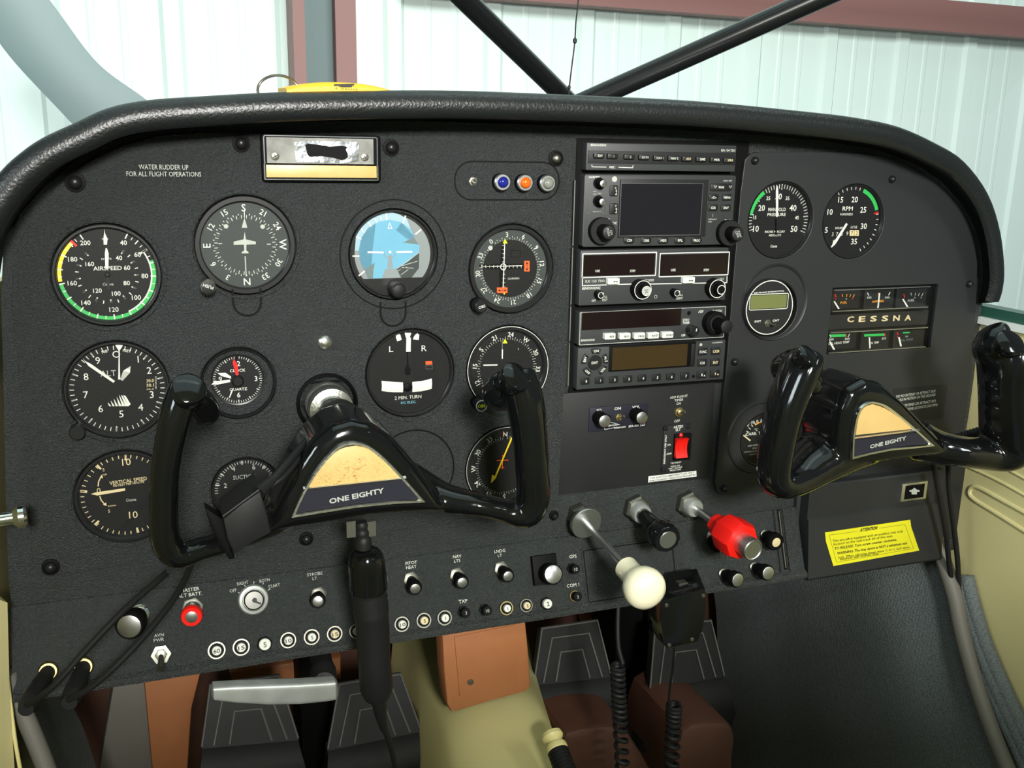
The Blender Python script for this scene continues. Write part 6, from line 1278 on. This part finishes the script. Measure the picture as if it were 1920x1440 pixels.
# flap handle
t = thing('flap_lever', 'lever end with cream grooved collar and black ribbed grip at the bottom center', 'lever', A(1045, 1410, -.06))
a, b = A(1036, 1382, -.05), A(1062, 1450, -.085); ax = (b-a).normalized()
mb = MB(); mb.lathe(a, [(.006, -.006), (.0105, -.004), (.0115, .0), (.0100, .003), (.0085, .004), (.0085, .007), (.0100, .008), (.0112, .010), (.0112, .014), (.0095, .016)], 'knob_cream', ax=ax, n=32); part('collar', mb, t, 'cream grooved collar')
mb = MB(); pr = [(.0088, .013)]; 
for k in range(12): pr += [(.0110, .016+k*.004), (.0112, .018+k*.004), (.0098, .0192+k*.004)]
mb.lathe(a, pr, 'rubber', ax=ax, n=28); part('grip', mb, t)
# silver handle
t = thing('brake_handle', 'silver cast metal tee handle under the lower left of the panel', 'handle', A(515, 1295, -.045))
mb = MB(); rs = []
for (px, t0, t1) in ((396, 1288, 1302), (400, 1283, 1307), (440, 1280, 1312), (500, 1278, 1316), (560, 1276, 1315), (610, 1273, 1310), (627, 1272, 1307), (632, 1276, 1302)):
    a, b = A(px, t0, -.06), A(px, t1, -.06); d = .012 if 397 < px < 630 else .006; m_ = (a+b)/2; h = (a.z-b.z)/2
    q_ = lambda v: math.copysign(abs(v)**.35, v)
    rs.append([m_+Vector((0, d*q_(math.sin(2*PI*(k+.5)/20))*.6, h*q_(math.cos(2*PI*(k+.5)/20)))) for k in range(20)])
mb.rings(rs, 'cast_metal'); part('grip_bar', mb, t)
mb = MB(); mb.tube([A(600, 1225, .0), A(606, 1258, -.03), A(608, 1280, -.055)], [.010, .012, .010], 'smooth_black', 14, 3); mb.tube([A(592, 1240, -.02), A(596, 1256, -.03)], .0008, 'nickel', 6); part('stem', mb, t)
# microphone on its hook
t = thing('microphone', 'black hand microphone hanging under the panel beside the cream ball', 'microphone', A(1282, 1160, -.075))
front = [(1246, 1126), (1320, 1104), (1325, 1112), (1325, 1145), (1318, 1180), (1309, 1204), (1252, 1216), (1245, 1205), (1238, 1165), (1240, 1132)]
back = [(1250, 1078), (1262, 1072), (1300, 1067), (1310, 1072), (1321, 1092)]
yf_ = -.085; mb = MB(); q = ppts(front, yf_); mb.prism(q, yf_+.022, yf_, 'gloss_black', .0015)
tb = [A(1246, 1128, yf_+.003), A(1322, 1105, yf_+.003)]; tk = [A(1256, 1074, yf_+.045), A(1306, 1066, yf_+.045)]; lo = [tb[0]+Vector((0, .03, -.05)), tb[1]+Vector((0, .03, -.05))]
mb.rings([[tb[0], tk[0], tk[0]+Vector((0, .004, -.012)), lo[0]], [tb[1], tk[1], tk[1]+Vector((0, .004, -.012)), lo[1]]], 'gloss_black'); part('mic_body', mb, t)
for px, py in ((1250, 1135), (1319, 1117), (1298, 1199), (1255, 1210)): mb = MB(); mb.lathe(A(px, py, yf_), [(.0022, 0), (.0018, .0006)], 'nickel', n=14); part('screw', mb, t)
mb = MB(); p_ = tb[0].lerp(tb[1], .42).lerp(tk[0].lerp(tk[1], .42), .45); mb.box((p_.x-.005, p_.y-.004, p_.z-.0005), (p_.x+.005, p_.y+.004, p_.z+.0035), 'nickel'); part('hang_button', mb, t)
def coil(mb, pts, R_, r, turns, m='rubber'):
    c = catmull([A(*p) for p in pts], 30); N = len(c)-1; out_ = []; M_ = turns*14
    for i in range(M_+1):
        f = i/M_*N; k = min(int(f), N-1); p = c[k].lerp(c[k+1], f-k); a = 2*PI*i/14; out_.append(p+Vector((R_*math.cos(a), R_*math.sin(a), 0)))
    mb.tube(out_, r, m, 7)
mb = MB(); mb.tube([A(*p) for p in ((1159, 1135, .0), (1158, 1180, -.01), (1160, 1215, -.02), (1168, 1245, -.03))], .0026, 'rubber', 10, 4); coil(mb, ((1158, 1248, -.03), (1160, 1300, -.035), (1163, 1360, -.04), (1168, 1460, -.045)), .0062, .0024, 17); solo('coiled_cord', mb, 'black coiled cord hanging left of the microphone', 'cord')
mb = MB(); mb.tube([A(*p) for p in ((1264, 1215, -.07), (1262, 1250, -.06), (1256, 1290, -.05), (1254, 1320, -.045))], .0014, 'rubber', 8, 4); coil(mb, ((1264, 1322, -.045), (1262, 1370, -.045), (1258, 1460, -.05)), .0066, .0026, 12); solo('coiled_cord', mb, 'black coiled cord hanging below the microphone', 'cord')
# cords down the right side
mb = MB(); mb.tube([A(*p) for p in ((1750, 870, -.05), (1762, 930, -.05), (1774, 1000, -.05), (1780, 1060, -.045), (1790, 1120, -.04), (1796, 1160, -.04), (1788, 1220, -.04), (1784, 1290, -.045), (1790, 1350, -.05), (1806, 1400, -.05), (1818, 1430, -.05))], .0030, 'rubber', 10, 6)
mb.tube([A(*p) for p in ((1778, 866, -.05), (1780, 920, -.05), (1790, 1000, -.05), (1796, 1060, -.05), (1798, 1130, -.045), (1796, 1180, -.045), (1790, 1250, -.045), (1788, 1310, -.048), (1800, 1370, -.05), (1822, 1425, -.05))], .0030, 'rubber', 10, 6)
mb.prism(ppts([(1798, 1422), (1838, 1416), (1846, 1470), (1806, 1480)], -.055), -.045, -.055, 'smooth_black', .001); solo('headset_cord', mb, 'pair of thin black cords hanging down at the right end of the panel', 'cord')
mb = MB(); a, b = AX(1798, 822, XR-.02), AX(1870, 800, XR-.02); a, b = A(1790, 824, -.06), A(1862, 803, -.10); pts = [a.lerp(b, k/24) for k in range(25)]
mb.tube(pts, [(.0062 if k % 2 else .0050) for k in range(25)], 'rubber', 14); solo('corrugated_hose', mb, 'short black corrugated hose behind the right horn of the right yoke', 'hose')
